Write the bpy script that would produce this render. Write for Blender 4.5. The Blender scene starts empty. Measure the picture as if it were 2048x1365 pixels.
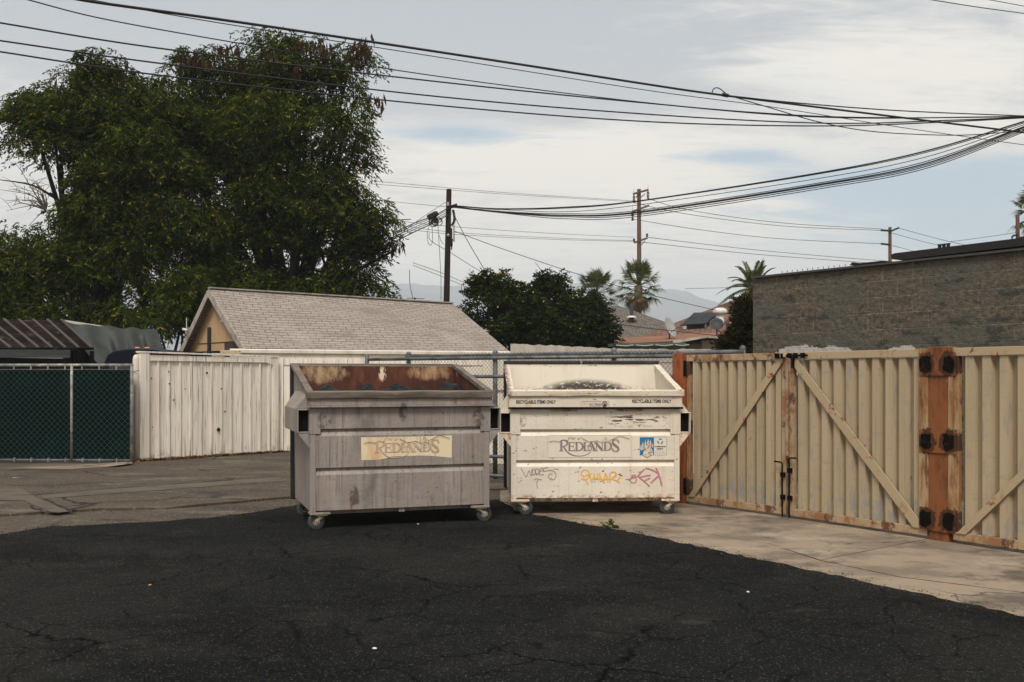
import bpy, bmesh, math, random
import numpy as np
from mathutils import Vector, Matrix, noise as mnoise

S = bpy.context.scene
C = S.collection
R = math.radians

# ------------------------------------------------------------------ camera, sky, sun, exposure
F, CX, HY, EYE = 1991.0, 1024.0, 757.0, 1.5      # focal length in photo pixels, centre column, horizon row, eye height
cam = bpy.data.cameras.new('camera')
cam.sensor_width = 36.0
cam.lens = 36.0 * F / 2048.0
cam.shift_y = (HY - 682.5) / 2048.0
cam.clip_start, cam.clip_end = 0.05, 20000.0
camo = bpy.data.objects.new('camera', cam)
camo.location = (0, 0, EYE)
camo.rotation_euler = (R(90), 0, 0)
C.objects.link(camo)
S.camera = camo
S.view_settings.view_transform = 'Standard'
S.view_settings.look = 'None'
S.view_settings.exposure = 0.30
S.view_settings.gamma = 1.0

SUN_EL, SUN_AZ = R(53), R(187)     # azimuth clockwise from +Y (away from the camera)
W = bpy.data.worlds.new('World')
S.world = W
W.use_nodes = True


class NT:
    """small helper round a node tree"""
    def __init__(self, tree):
        self.t = tree
        self.N, self.L = tree.nodes, tree.links

    def n(self, typ, ins=None, **attrs):
        nd = self.N.new(typ)
        for k, v in attrs.items():
            setattr(nd, k, v)
        for k, v in (ins or {}).items():
            s = nd.inputs[k]
            if isinstance(v, bpy.types.NodeSocket):
                self.L.new(v, s)
            else:
                if isinstance(v, (tuple, list)) and len(v) == 3 and s.type == 'RGBA':
                    v = (*v, 1)
                s.default_value = v
        return nd

    def math(self, op, a, b=0.0, c=0.0, clamp=False):
        return self.n('ShaderNodeMath', {0: a, 1: b, 2: c}, operation=op, use_clamp=clamp).outputs[0]

    def vmath(self, op, a, b=(0, 0, 0)):
        return self.n('ShaderNodeVectorMath', {0: a, 1: b}, operation=op).outputs[0]

    def mix(self, fac, a, b, blend='MIX'):
        m = self.n('ShaderNodeMix', data_type='RGBA', blend_type=blend)
        for k, v in ((0, fac), (6, a), (7, b)):
            s = m.inputs[k]
            if isinstance(v, bpy.types.NodeSocket):
                self.L.new(v, s)
            else:
                if isinstance(v, (tuple, list)) and len(v) == 3:
                    v = (*v, 1)
                s.default_value = v
        return m.outputs[2]

    def rng(self, v, lo, hi, a=0.0, b=1.0):
        return self.n('ShaderNodeMapRange', {0: v, 1: lo, 2: hi, 3: a, 4: b}, clamp=True, interpolation_type='SMOOTHSTEP').outputs[0]

    def noise(self, vec, scale=1.0, detail=4.0, rough=0.55, dist=0.0):
        return self.n('ShaderNodeTexNoise', {'Vector': vec, 'Scale': scale, 'Detail': detail, 'Roughness': rough, 'Distortion': dist}).outputs[0]

    def scaled(self, vec, s):
        return self.n('ShaderNodeMapping', {'Vector': vec, 'Scale': s}).outputs[0]


def build_world():
    t = NT(W.node_tree)
    t.N.clear()
    sky = t.n('ShaderNodeTexSky', sky_type='NISHITA', sun_disc=False, sun_elevation=SUN_EL, sun_rotation=SUN_AZ,
              air_density=1.2, dust_density=1.5, ozone_density=1.0)
    d = t.n('ShaderNodeTexCoord').outputs['Generated']
    sp = t.n('ShaderNodeSeparateXYZ', {0: d})
    x, y, z = sp.outputs
    zz = t.math('ADD', t.math('MAXIMUM', z, 0.0), 0.16)
    u = t.math('DIVIDE', x, zz)
    v = t.math('DIVIDE', y, zz)
    pl = t.n('ShaderNodeCombineXYZ', {0: u, 1: v, 2: 0.0}).outputs[0]
    p1 = t.n('ShaderNodeMapping', {'Vector': pl, 'Scale': (0.55, 1.0, 1), 'Location': (3.1, 0.7, 0), 'Rotation': (0, 0, R(8))}).outputs[0]
    n1 = t.noise(p1, 1.15, 8, 0.58, 0.5)             # blue openings
    p2 = t.n('ShaderNodeMapping', {'Vector': pl, 'Scale': (0.5, 1.0, 1), 'Location': (7.3, 2.2, 0), 'Rotation': (0, 0, R(-6))}).outputs[0]
    n2 = t.noise(p2, 0.9, 7, 0.55, 0.4)              # grey and bright cloud
    p3 = t.n('ShaderNodeMapping', {'Vector': pl, 'Scale': (0.6, 2.2, 1), 'Location': (1.3, 5.2, 0)}).outputs[0]
    n3 = t.noise(p3, 2.6, 10, 0.66, 0.9)               # streaks
    p4 = t.n('ShaderNodeMapping', {'Vector': pl, 'Scale': (1.6, 4.0, 1), 'Location': (2.3, 9.2, 0), 'Rotation': (0, 0, R(10))}).outputs[0]
    n4 = t.noise(p4, 3.0, 9, 0.68, 1.2)              # mottling
    shade = t.math('ADD', t.math('ADD', t.math('MULTIPLY', n2, 0.40), t.math('MULTIPLY', n3, 0.36)), t.math('MULTIPLY', n4, 0.24))
    # low sky is a little warmer than the cloud higher up
    low = t.rng(z, 0.02, 0.36, 1.0, 0.0)
    bright = t.mix(low, (8.1, 7.6, 6.85), (9.8, 8.6, 7.1))
    grey = t.mix(low, (4.1, 4.35, 4.7), (7.3, 6.55, 5.8))
    blue = t.mix(0.55, t.mix(1.0, sky.outputs[0], (1.0, 1.0, 1.0), 'MULTIPLY'), (2.6, 4.1, 5.3))
    # where the cloud opens and where it is thick, by bearing and height above the horizon
    yy = t.math('MAXIMUM', y, 0.05)
    bx = t.math('DIVIDE', x, yy)
    by = t.math('DIVIDE', z, yy)

    def patch(cx, cy, wx, wy, amt):
        a = t.math('DIVIDE', t.math('SUBTRACT', bx, cx), wx)
        b = t.math('DIVIDE', t.math('SUBTRACT', by, cy), wy)
        e = t.math('EXPONENT', t.math('MULTIPLY', t.math('ADD', t.math('MULTIPLY', a, a), t.math('MULTIPLY', b, b)), -1.0))
        return t.math('MULTIPLY', e, amt)

    def total(ps):
        r_ = None
        for p_ in ps:
            q_ = patch(*p_)
            r_ = q_ if r_ is None else t.math('ADD', r_, q_)
        return r_

    opening = total(((.46, .160, .18, .050, .42), (.36, .195, .10, .014, .20), (.215, .222, .075, .010, .24), (-.06, .245, .085, .012, .28), (-.52, .24, .08, .06, .2), (.10, .26, .12, .012, .12), (.50, .215, .1, .02, .2)))
    thick = total(((.05, .222, .14, .028, .17), (.24, .158, .12, .026, .16), (.38, .30, .16, .05, .12), (-.10, .35, .30, .06, -.16), (-.4, .36, .2, .06, -.10), (.10, .28, .3, .02, -.10), (.15, .115, .3, .03, .04), (.2, .08, .4, .02, -.06)))
    shade = t.math('ADD', shade, thick)
    gap = t.rng(t.math('ADD', t.math('ADD', t.math('ADD', t.math('MULTIPLY', n1, 0.35), t.math('MULTIPLY', n3, 0.40)), t.math('MULTIPLY', n4, 0.25)), t.math('SUBTRACT', t.math('MULTIPLY', opening, 0.62), 0.02)), 0.50, 0.70)
    cloud = t.mix(t.rng(shade, 0.41, 0.58), grey, bright)
    col = t.mix(t.math('MULTIPLY', gap, 0.85), cloud, blue)
    bg = t.n('ShaderNodeBackground', {'Color': col, 'Strength': 0.1})
    out = t.n('ShaderNodeOutputWorld')
    t.L.new(bg.outputs[0], out.inputs[0])


build_world()
sun = bpy.data.lights.new('sun', 'SUN')
sun.energy = 2.75
sun.angle = R(18)
sun.color = (1.0, 0.94, 0.86)
suno = bpy.data.objects.new('sun', sun)
sd = Vector((math.sin(SUN_AZ) * math.cos(SUN_EL), math.cos(SUN_AZ) * math.cos(SUN_EL), math.sin(SUN_EL)))
suno.rotation_euler = sd.to_track_quat('Z', 'Y').to_euler()
suno.location = (0, -5, 30)
C.objects.link(suno)
S.cycles.volume_bounces = 1
S.cycles.transparent_max_bounces = 12
S.cycles.max_bounces = 6

# ------------------------------------------------------------------ helpers
rnd = random.Random(11)


def P(px, py, Y):
    """a point at depth Y seen at a photo pixel"""
    return Vector(((px - CX) / F * Y, Y, EYE - (py - HY) / F * Y))


def G(px, py, z=0.0):
    """a point on the ground seen at a photo pixel"""
    Y = (EYE - z) * F / (py - HY)
    return Vector(((px - CX) / F * Y, Y, z))


def srgb(r, g, b):
    def f(c):
        c /= 255.0
        return c / 12.92 if c <= 0.04045 else ((c + 0.055) / 1.055) ** 2.4
    return (f(r), f(g), f(b))


class MB:
    def __init__(self):
        self.v, self.f = [], []

    def poly(self, pts):
        b = len(self.v)
        self.v += [tuple(p) for p in pts]
        self.f.append(tuple(range(b, b + len(pts))))
        return self

    def box(self, x0, x1, y0, y1, z0, z1):
        b = len(self.v)
        self.v += [(x0, y0, z0), (x1, y0, z0), (x1, y1, z0), (x0, y1, z0), (x0, y0, z1), (x1, y0, z1), (x1, y1, z1), (x0, y1, z1)]
        self.f += [tuple(b + i for i in q) for q in ((3, 2, 1, 0), (4, 5, 6, 7), (0, 1, 5, 4), (1, 2, 6, 5), (2, 3, 7, 6), (3, 0, 4, 7))]
        return self

    def prism(self, pts, off):
        """closed prism: a planar outline swept by an offset"""
        b, n = len(self.v), len(pts)
        off = Vector(off)
        self.v += [tuple(p) for p in pts] + [tuple(Vector(p) + off) for p in pts]
        self.f.append(tuple(range(b + n - 1, b - 1, -1)))
        self.f.append(tuple(range(b + n, b + 2 * n)))
        for i in range(n):
            j = (i + 1) % n
            self.f.append((b + i, b + j, b + n + j, b + n + i))
        return self

    def bar(self, a, b, w, h, up=(0, 0, 1)):
        """rectangular bar from a to b, w across and h along up"""
        a, b, up = Vector(a), Vector(b), Vector(up)
        d = (b - a).normalized()
        s = d.cross(up).normalized()
        u = s.cross(d).normalized()
        q = [a + s * w / 2 * i + u * h / 2 * j for i, j in ((-1, -1), (1, -1), (1, 1), (-1, 1))]
        return self.prism(q, b - a)

    def tube(self, pts, r, n=8, caps=True):
        pts = [Vector(p) for p in pts]
        m = len(pts)
        rs = r if isinstance(r, (list, tuple)) else [r] * m
        b = len(self.v)
        prev = None
        for i, p in enumerate(pts):
            d = (pts[min(i + 1, m - 1)] - pts[max(i - 1, 0)])
            d = d.normalized() if d.length > 1e-9 else Vector((0, 0, 1))
            if prev is None:
                a = Vector((0, 0, 1)) if abs(d.z) < 0.9 else Vector((1, 0, 0))
                s = d.cross(a).normalized()
            else:
                s = (prev - d * prev.dot(d))
                s = s.normalized() if s.length > 1e-6 else d.orthogonal().normalized()
            prev = s
            t = d.cross(s)
            for k in range(n):
                an = 2 * math.pi * k / n
                self.v.append(tuple(p + (s * math.cos(an) + t * math.sin(an)) * rs[i]))
        for i in range(m - 1):
            for k in range(n):
                k2 = (k + 1) % n
                self.f.append((b + i * n + k, b + i * n + k2, b + (i + 1) * n + k2, b + (i + 1) * n + k))
        if caps:
            self.f.append(tuple(b + k for k in range(n - 1, -1, -1)))
            self.f.append(tuple(b + (m - 1) * n + k for k in range(n)))
        return self

    def ribbon(self, pts, w, y, plane='xz'):
        """flat mitred stroke in the x-z plane at depth y"""
        m = len(pts)
        ws = w if isinstance(w, (list, tuple)) else [w] * m
        L, Rr = [], []
        for i in range(m):
            a, c = pts[max(i - 1, 0)], pts[min(i + 1, m - 1)]
            dx, dz = c[0] - a[0], c[1] - a[1]
            l = math.hypot(dx, dz) or 1.0
            nx, nz = -dz / l, dx / l
            L.append((pts[i][0] + nx * ws[i] / 2, y, pts[i][1] + nz * ws[i] / 2))
            Rr.append((pts[i][0] - nx * ws[i] / 2, y, pts[i][1] - nz * ws[i] / 2))
        b = len(self.v)
        self.v += L + Rr
        for i in range(m - 1):
            self.f.append((b + i, b + i + 1, b + m + i + 1, b + m + i))
        return self

    def lathe(self, prof, centre, axis=(0, 0, 1), n=20):
        """prof: list of (radius, height along axis)"""
        ax = Vector(axis).normalized()
        s = ax.orthogonal().normalized()
        t = ax.cross(s)
        c = Vector(centre)
        b = len(self.v)
        for r, h in prof:
            for k in range(n):
                an = 2 * math.pi * k / n
                self.v.append(tuple(c + ax * h + (s * math.cos(an) + t * math.sin(an)) * max(r, 1e-4)))
        for i in range(len(prof) - 1):
            for k in range(n):
                k2 = (k + 1) % n
                self.f.append((b + i * n + k, b + i * n + k2, b + (i + 1) * n + k2, b + (i + 1) * n + k))
        return self

    def build(self, name, mat, parent=None, smooth=False, bev=0.0, fix=True):
        me = bpy.data.meshes.new(name)
        me.from_pydata(self.v, [], self.f)
        if fix:
            bm = bmesh.new()
            bm.from_mesh(me)
            bmesh.ops.recalc_face_normals(bm, faces=bm.faces)
            bm.to_mesh(me)
            bm.free()
        if smooth:
            me.polygons.foreach_set('use_smooth', [True] * len(me.polygons))
        me.materials.append(mat)
        o = bpy.data.objects.new(name, me)
        C.objects.link(o)
        if parent is not None:
            o.parent = parent
        if bev > 0:
            m = o.modifiers.new('bevel', 'BEVEL')
            m.width = bev
            m.segments = 2
            m.limit_method = 'ANGLE'
        return o


def tag(o, label=None, cat=None, group=None, kind=None):
    if label: o['label'] = label
    if cat: o['category'] = cat
    if group: o['group'] = group
    if kind: o['kind'] = kind
    return o


def thing(name, label, cat, loc=(0, 0, 0), rz=0.0, group=None):
    o = bpy.data.objects.new(name, None)
    o.empty_display_size = 0.2
    o.location = loc
    o.rotation_euler = (0, 0, rz)
    C.objects.link(o)
    return tag(o, label, cat, group)


def copy_tree(o, parent=None):
    c = o.copy()
    C.objects.link(c)
    if parent is not None:
        c.parent = parent
    for ch in list(o.children):
        copy_tree(ch, c)
    return c


def spline(pts, n=8):
    """Catmull-Rom through points of any dimension"""
    pts = [np.array(p, float) for p in pts]
    q = [2 * pts[0] - pts[1]] + pts + [2 * pts[-1] - pts[-2]]
    out = []
    for i in range(1, len(q) - 2):
        a, b, c, d = q[i - 1:i + 3]
        for k in range(n):
            t = k / n
            out.append(0.5 * ((2 * b) + (c - a) * t + (2 * a - 5 * b + 4 * c - d) * t * t + (3 * b - a - 3 * c + d) * t ** 3))
    out.append(pts[-1])
    return [tuple(p) for p in out]


def text_into(mb, s, x0, x1, z0, z1, y, shear=0.0, bold=0.0):
    """built-in lettering fitted to a rectangle in the x-z plane"""
    cu = bpy.data.curves.new('lettering', 'FONT')
    cu.body = s
    cu.shear = shear
    cu.offset = bold
    cu.resolution_u = 3
    o = bpy.data.objects.new('lettering', cu)
    C.objects.link(o)
    dg = bpy.context.evaluated_depsgraph_get()
    dg.update()
    me = bpy.data.meshes.new_from_object(o.evaluated_get(dg))
    vs = [v.co.copy() for v in me.vertices]
    ax, bx = min(v.x for v in vs), max(v.x for v in vs)
    ay, by = min(v.y for v in vs), max(v.y for v in vs)
    b = len(mb.v)
    mb.v += [(x0 + (v.x - ax) / (bx - ax) * (x1 - x0), y, z0 + (v.y - ay) / (by - ay) * (z1 - z0)) for v in vs]
    mb.f += [tuple(b + i for i in p.vertices) for p in me.polygons]
    bpy.data.objects.remove(o)
    bpy.data.curves.remove(cu)
    bpy.data.meshes.remove(me)


# ------------------------------------------------------------------ materials
def wmat(name, base, layers=(), rough=0.8, metal=0.0, bump=None, spec=0.3, var=None, coord='Object'):
    """weathered surface: base colour with stain layers, each a noise mask"""
    m = bpy.data.materials.new(name)
    m.use_nodes = True
    t = NT(m.node_tree)
    bs = t.N['Principled BSDF']
    tc = t.n('ShaderNodeTexCoord').outputs[coord]
    sp = t.n('ShaderNodeSeparateXYZ', {0: tc})
    col = t.n('ShaderNodeRGB').outputs[0]
    col.default_value = (*base, 1)
    for i, l in enumerate(layers):
        sc = l.get('s', (1, 1, 1))
        if not isinstance(sc, (tuple, list)):
            sc = (sc, sc, sc)
        vec = t.n('ShaderNodeMapping', {'Vector': tc, 'Scale': sc, 'Location': (i * 3.7 + l.get('o', 0), i * 1.9, i * 2.3)}).outputs[0]
        k = l.get('k', 'noise')
        if k == 'noise':
            fac = t.rng(t.noise(vec, 1.0, l.get('d', 5), l.get('r', 0.6), l.get('w', 0.0)), l['lo'], l['hi'])
        elif k == 'cell':          # scattered grains
            vo = t.n('ShaderNodeTexVoronoi', {'Vector': vec, 'Scale': 1.0})
            pick = t.n('ShaderNodeSeparateColor', {0: vo.outputs['Color']}).outputs[0]
            fac = t.math('MULTIPLY', t.rng(pick, l['lo'], l['hi']), t.rng(vo.outputs['Distance'], l.get('rad', 0.35), l.get('rad', 0.35) * 0.6))
        elif k == 'crack':
            wv = t.vmath('ADD', vec, t.vmath('MULTIPLY', t.n('ShaderNodeTexNoise', {'Vector': vec, 'Scale': 1.7, 'Detail': 5.0, 'Roughness': 0.65}).outputs[1], (0.45, 0.45, 0)))
            vo = t.n('ShaderNodeTexVoronoi', {'Vector': wv, 'Scale': 1.0}, feature='DISTANCE_TO_EDGE').outputs['Distance']
            fac = t.math('MULTIPLY', t.rng(vo, l['hi'], l['lo']), t.rng(t.noise(vec, 1.3, 3), 0.42, 0.58))
        elif k == 'full':
            fac = t.math('ADD', 1.0, 0.0)
        if 'z' in l:
            fac = t.math('MULTIPLY', fac, t.rng(sp.outputs[2], l['z'][0], l['z'][1]))
        if 'x' in l:
            fac = t.math('MULTIPLY', fac, t.rng(sp.outputs[0], l['x'][0], l['x'][1]))
        if 'y' in l:
            fac = t.math('MULTIPLY', fac, t.rng(sp.outputs[1], l['y'][0], l['y'][1]))
        if 'ell' in l:
            cx, cz, rx, rz = l['ell']
            a = t.math('DIVIDE', t.math('SUBTRACT', sp.outputs[0], cx), rx)
            b = t.math('DIVIDE', t.math('SUBTRACT', sp.outputs[2], cz), rz)
            dd = t.math('ADD', t.math('MULTIPLY', a, a), t.math('MULTIPLY', b, b))
            e = t.rng(dd, 1.0, l.get('core', 0.3))
            if l.get('hard'):
                nn = t.noise(vec, 1.0, l.get('d', 5), l.get('r', 0.6))
                fac = t.rng(t.math('ADD', nn, t.math('SUBTRACT', t.math('MULTIPLY', e, 0.5), 0.25)), l['lo'], l['hi'])
            else:
                fac = t.math('MULTIPLY', fac, e)
        fac = t.math('MULTIPLY', fac, l.get('a', 1.0))
        col = t.mix(fac, col, l['c'])
    t.L.new(col, bs.inputs['Base Color'])
    bs.inputs['Roughness'].default_value = rough
    bs.inputs['Metallic'].default_value = metal
    bs.inputs['Specular IOR Level'].default_value = spec
    if bump:
        h = None
        for (sc, amt) in bump['n']:
            if not isinstance(sc, (tuple, list)):
                sc = (sc, sc, sc)
            x = t.math('MULTIPLY', t.noise(t.scaled(tc, sc), 1.0, 4, 0.6), amt)
            h = x if h is None else t.math('ADD', h, x)
        bn = t.n('ShaderNodeBump', {'Height': h, 'Strength': bump.get('st', 0.5), 'Distance': bump.get('di', 0.02)})
        t.L.new(bn.outputs[0], bs.inputs['Normal'])
    return m


def brickmat(name, c1, c2, mortar, bw, bh, msize, axes='xz', layers=(), rough=0.9, bump=(0.6, 0.01), fine=(40.0, 0.5), offset=0.5, bias=0.0, speck=None, cut=0.0):
    """coursed surface (blocks, shingles) on two axes of the object, with stains on top"""
    m = bpy.data.materials.new(name)
    m.use_nodes = True
    t = NT(m.node_tree)
    bs = t.N['Principled BSDF']
    tc = t.n('ShaderNodeTexCoord').outputs['Object']
    sp = t.n('ShaderNodeSeparateXYZ', {0: tc})
    ix = {'x': 0, 'y': 1, 'z': 2}
    uv = t.n('ShaderNodeCombineXYZ', {0: sp.outputs[ix[axes[0]]], 1: sp.outputs[ix[axes[1]]], 2: 0.0}).outputs[0]
    wob = t.vmath('MULTIPLY', t.n('ShaderNodeTexNoise', {'Vector': tc, 'Scale': 6.0, 'Detail': 3.0}).outputs[1], (cut, cut, 0)) if cut else None
    uvw = t.vmath('ADD', uv, wob) if cut else uv
    br = t.n('ShaderNodeTexBrick', {'Vector': uvw, 'Color1': (*c1, 1), 'Color2': (*c2, 1), 'Mortar': (*mortar, 1), 'Scale': 1.0,
                                     'Mortar Size': msize, 'Mortar Smooth': 0.2, 'Bias': bias, 'Brick Width': bw, 'Row Height': bh}, offset=offset)
    col = br.outputs['Color']
    fn = t.noise(tc, fine[0], 5, 0.65)
    col = t.mix(t.rng(fn, 0.3, 0.7), t.mix(1.0, col, (fine[1],) * 3, 'MULTIPLY'), col)
    if speck:
        col = t.mix(t.rng(t.noise(tc, speck[0], 3, 0.6), speck[1], speck[1] + 0.08), col, speck[2])
    for i, l in enumerate(layers):
        sc = l.get('s', 1.0)
        sc = sc if isinstance(sc, (tuple, list)) else (sc, sc, sc)
        vec = t.n('ShaderNodeMapping', {'Vector': tc, 'Scale': sc, 'Location': (i * 3.7 + l.get('o', 0), i * 1.9, i * 2.3)}).outputs[0]
        fac = t.rng(t.noise(vec, 1.0, l.get('d', 5), l.get('r', 0.6)), l['lo'], l['hi'])
        if 'ell' in l:
            cx, cz, rx, rz = l['ell']
            a = t.math('DIVIDE', t.math('SUBTRACT', sp.outputs[ix[axes[0]]], cx), rx)
            b = t.math('DIVIDE', t.math('SUBTRACT', sp.outputs[ix[axes[1]]], cz), rz)
            e = t.rng(t.math('ADD', t.math('MULTIPLY', a, a), t.math('MULTIPLY', b, b)), 1.0, l.get('core', 0.5))
            if l.get('hard'):
                nn = t.noise(vec, 1.0, l.get('d', 5), l.get('r', 0.6))
                fac = t.rng(t.math('ADD', nn, t.math('SUBTRACT', t.math('MULTIPLY', e, 0.6), 0.3)), 0.56, 0.585)
            else:
                fac = t.math('MULTIPLY', fac, e)
        col = t.mix(t.math('MULTIPLY', fac, l.get('a', 1.0)), col, l['c'])
    t.L.new(col, bs.inputs['Base Color'])
    bs.inputs['Roughness'].default_value = rough
    bs.inputs['Specular IOR Level'].default_value = 0.2
    h = t.math('ADD', t.math('MULTIPLY', br.outputs['Fac'], -1.0), t.math('MULTIPLY', t.noise(tc, fine[0] * 0.35, 6, 0.7), 1.2))
    bn = t.n('ShaderNodeBump', {'Height': h, 'Strength': bump[0], 'Distance': bump[1]})
    t.L.new(bn.outputs[0], bs.inputs['Normal'])
    return m


def leafmat(name, dark, light, tip, tip_amt=0.06, scale=0.5, trans=0.35):
    m = bpy.data.materials.new(name)
    m.use_nodes = True
    t = NT(m.node_tree)
    bs = t.N['Principled BSDF']
    tc = t.n('ShaderNodeTexCoord').outputs['Object']
    ri = t.n('ShaderNodeNewGeometry').outputs['Random Per Island']
    nz = t.noise(tc, scale, 3, 0.6)
    nz2 = t.noise(tc, scale * 3.4, 2, 0.5)
    f = t.math('ADD', t.math('ADD', t.math('MULTIPLY', t.rng(nz, 0.42, 0.58), 0.25), t.math('MULTIPLY', t.rng(nz2, 0.42, 0.60), 0.40)), t.math('MULTIPLY', ri, 0.40))
    col = t.mix(f, dark, light)
    col = t.mix(t.math('GREATER_THAN', ri, 1.0 - tip_amt), col, tip)
    t.L.new(col, bs.inputs['Base Color'])
    bs.inputs['Roughness'].default_value = 0.6
    bs.inputs['Specular IOR Level'].default_value = 0.04
    tr = t.n('ShaderNodeBsdfTranslucent', {'Color': t.mix(1.0, col, (1.2, 1.3, 0.7), 'MULTIPLY')})
    ms = t.n('ShaderNodeMixShader', {0: trans, 1: bs.outputs[0], 2: tr.outputs[0]})
    t.L.new(ms.outputs[0], t.N['Material Output'].inputs[0])
    return m


RUST = (0.16, 0.045, 0.014)
RUST_O = (0.36, 0.13, 0.035)
M = {}
M['seal'] = wmat('sealed_asphalt', (0.0064, 0.0076, 0.0084), [
    dict(c=(0.0140, 0.0136, 0.0126), s=0.45, lo=0.44, hi=0.62, a=0.95, d=9, r=0.65),
    dict(c=(0.0036, 0.0042, 0.0046), s=(0.8, 1.3, 1), lo=0.50, hi=0.62, a=0.85, d=9, r=0.65),
    dict(c=(0.040, 0.034, 0.026), s=(1.6, 3.6, 1), lo=0.63, hi=0.74, a=0.6, d=8),
    dict(k='cell', c=(0.11, 0.094, 0.072), s=70, lo=0.72, hi=0.99, rad=0.42, a=0.8),
    dict(k='cell', c=(0.075, 0.066, 0.052), s=120, lo=0.60, hi=0.95, rad=0.5, a=0.6),
    dict(k='crack', c=(0.0006, 0.0006, 0.0006), s=0.75, lo=0.003, hi=0.012, a=1.0),
    dict(k='crack', c=(0.0008, 0.0008, 0.0008), s=1.7, lo=0.003, hi=0.018, a=0.9),
], rough=0.95, spec=0.05, bump=dict(n=[(120, 0.6), (26, 0.5), (3, 0.8)], st=0.55, di=0.012))
M['alley'] = wmat('worn_asphalt', (0.066, 0.050, 0.035), [
    dict(c=(0.034, 0.029, 0.024), s=(0.5, 1.2, 1), lo=0.46, hi=0.64, a=0.85, d=9, r=0.68),
    dict(c=(0.135, 0.108, 0.080), s=(0.8, 2.4, 1), lo=0.53, hi=0.66, a=0.8, d=9, r=0.68),
    dict(k='cell', c=(0.21, 0.175, 0.13), s=26, lo=0.62, hi=0.9, rad=0.45, a=0.7),
    dict(k='cell', c=(0.015, 0.013, 0.012), s=30, lo=0.6, hi=0.9, rad=0.45, a=0.7),
    dict(k='crack', c=(0.006, 0.005, 0.005), s=0.5, lo=0.006, hi=0.022, a=0.95),
], rough=0.9, bump=dict(n=[(90, 0.7), (20, 0.6), (2.5, 1.0)], st=0.6, di=0.015))
M['earth'] = wmat('earth', (0.13, 0.105, 0.078), [
    dict(c=(0.07, 0.06, 0.045), s=0.6, lo=0.4, hi=0.65), dict(c=(0.19, 0.155, 0.115), s=2.2, lo=0.55, hi=0.7)], rough=0.95)
M['concrete'] = wmat('old_concrete', (0.262, 0.205, 0.148), [
    dict(c=(0.145, 0.116, 0.088), s=(1.0, 1.2, 1), lo=0.44, hi=0.60, a=0.9, d=10, r=0.66),
    dict(c=(0.060, 0.048, 0.038), s=(1.3, 1.6, 1), lo=0.50, hi=0.64, a=0.75, d=10, r=0.68, o=5),
    dict(c=(0.34, 0.29, 0.23), s=(1.7, 2.0, 1), lo=0.55, hi=0.68, a=0.7, d=10, r=0.68, o=2),
    dict(k='cell', c=(0.10, 0.085, 0.07), s=85, lo=0.7, hi=0.95, rad=0.4, a=0.55),
    dict(k='crack', c=(0.06, 0.05, 0.04), s=0.45, lo=0.002, hi=0.008, a=0.8),
], rough=0.9, bump=dict(n=[(80, 0.6), (9, 0.6), (2, 0.6)], st=0.45, di=0.01))
M['strip'] = wmat('old_concrete_strip', (0.095, 0.077, 0.058), [
    dict(c=(0.058, 0.048, 0.037), s=2.0, lo=0.42, hi=0.66, a=0.8, d=7),
    dict(k='cell', c=(0.06, 0.05, 0.045), s=85, lo=0.6, hi=0.95, rad=0.4, a=0.6)], rough=0.9,
    bump=dict(n=[(80, 0.6), (9, 0.6)], st=0.4, di=0.01))
M['tar'] = wmat('tar', (0.018, 0.015, 0.013), [dict(c=(0.035, 0.030, 0.025), s=9, lo=0.45, hi=0.65)], rough=0.9)

STREAK = (9, 9, 0.7)
M['bin_gray'] = wmat('gray_bin_paint', (0.236, 0.203, 0.182), [
    dict(c=(0.300, 0.262, 0.236), s=(6, 6, 0.5), lo=0.45, hi=0.68, a=0.8, d=4),
    dict(c=(0.135, 0.108, 0.095), s=(22, 22, 0.9), lo=0.50, hi=0.70, a=0.75, d=4),
    dict(c=(0.30, 0.155, 0.085), s=(3.4, 3.4, 0.35), lo=0.55, hi=0.72, a=0.5, d=6),
    dict(c=(0.085, 0.07, 0.062), s=(60, 60, 2.5), lo=0.58, hi=0.7, a=0.6, d=3),
    dict(c=(0.11, 0.09, 0.082), s=(2.4, 2.4, 1.2), lo=0.55, hi=0.72, a=0.75, d=7),
    dict(c=(0.06, 0.047, 0.042), s=12, lo=0.40, hi=0.55, a=0.85, ell=(0.44, 0.29, 0.06, 0.17)),
    dict(c=(0.06, 0.05, 0.05), s=14, lo=0.40, hi=0.55, a=0.8, ell=(0.14, 1.08, 0.09, 0.10)),
    dict(c=(0.05, 0.04, 0.036), s=14, lo=0.40, hi=0.55, a=0.8, ell=(1.73, 1.08, 0.08, 0.11)),
    dict(c=(0.06, 0.045, 0.04), s=14, lo=0.35, hi=0.52, a=0.85, ell=(0.93, 1.16, 0.05, 0.12)),
    dict(c=(0.10, 0.05, 0.03), s=26, lo=0.66, hi=0.70, a=0.9, d=3),
], rough=0.55, spec=0.4, bump=dict(n=[(3.0, 1.0), (9, 0.25), (60, 0.06)], st=0.5, di=0.035))
M['bin_rim'] = wmat('gray_bin_rim', (0.155, 0.128, 0.105), [
    dict(c=(0.060, 0.047, 0.037), s=(2.5, 14, 14), lo=0.40, hi=0.66, a=0.85, d=7),
    dict(c=(0.30, 0.21, 0.15), s=(4, 20, 30), lo=0.56, hi=0.7, a=0.6),
    dict(c=RUST, s=(7, 9, 22), lo=0.60, hi=0.68, a=0.6, d=7)], rough=0.65, bump=dict(n=[(14, 1)], st=0.3, di=0.01))
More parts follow.
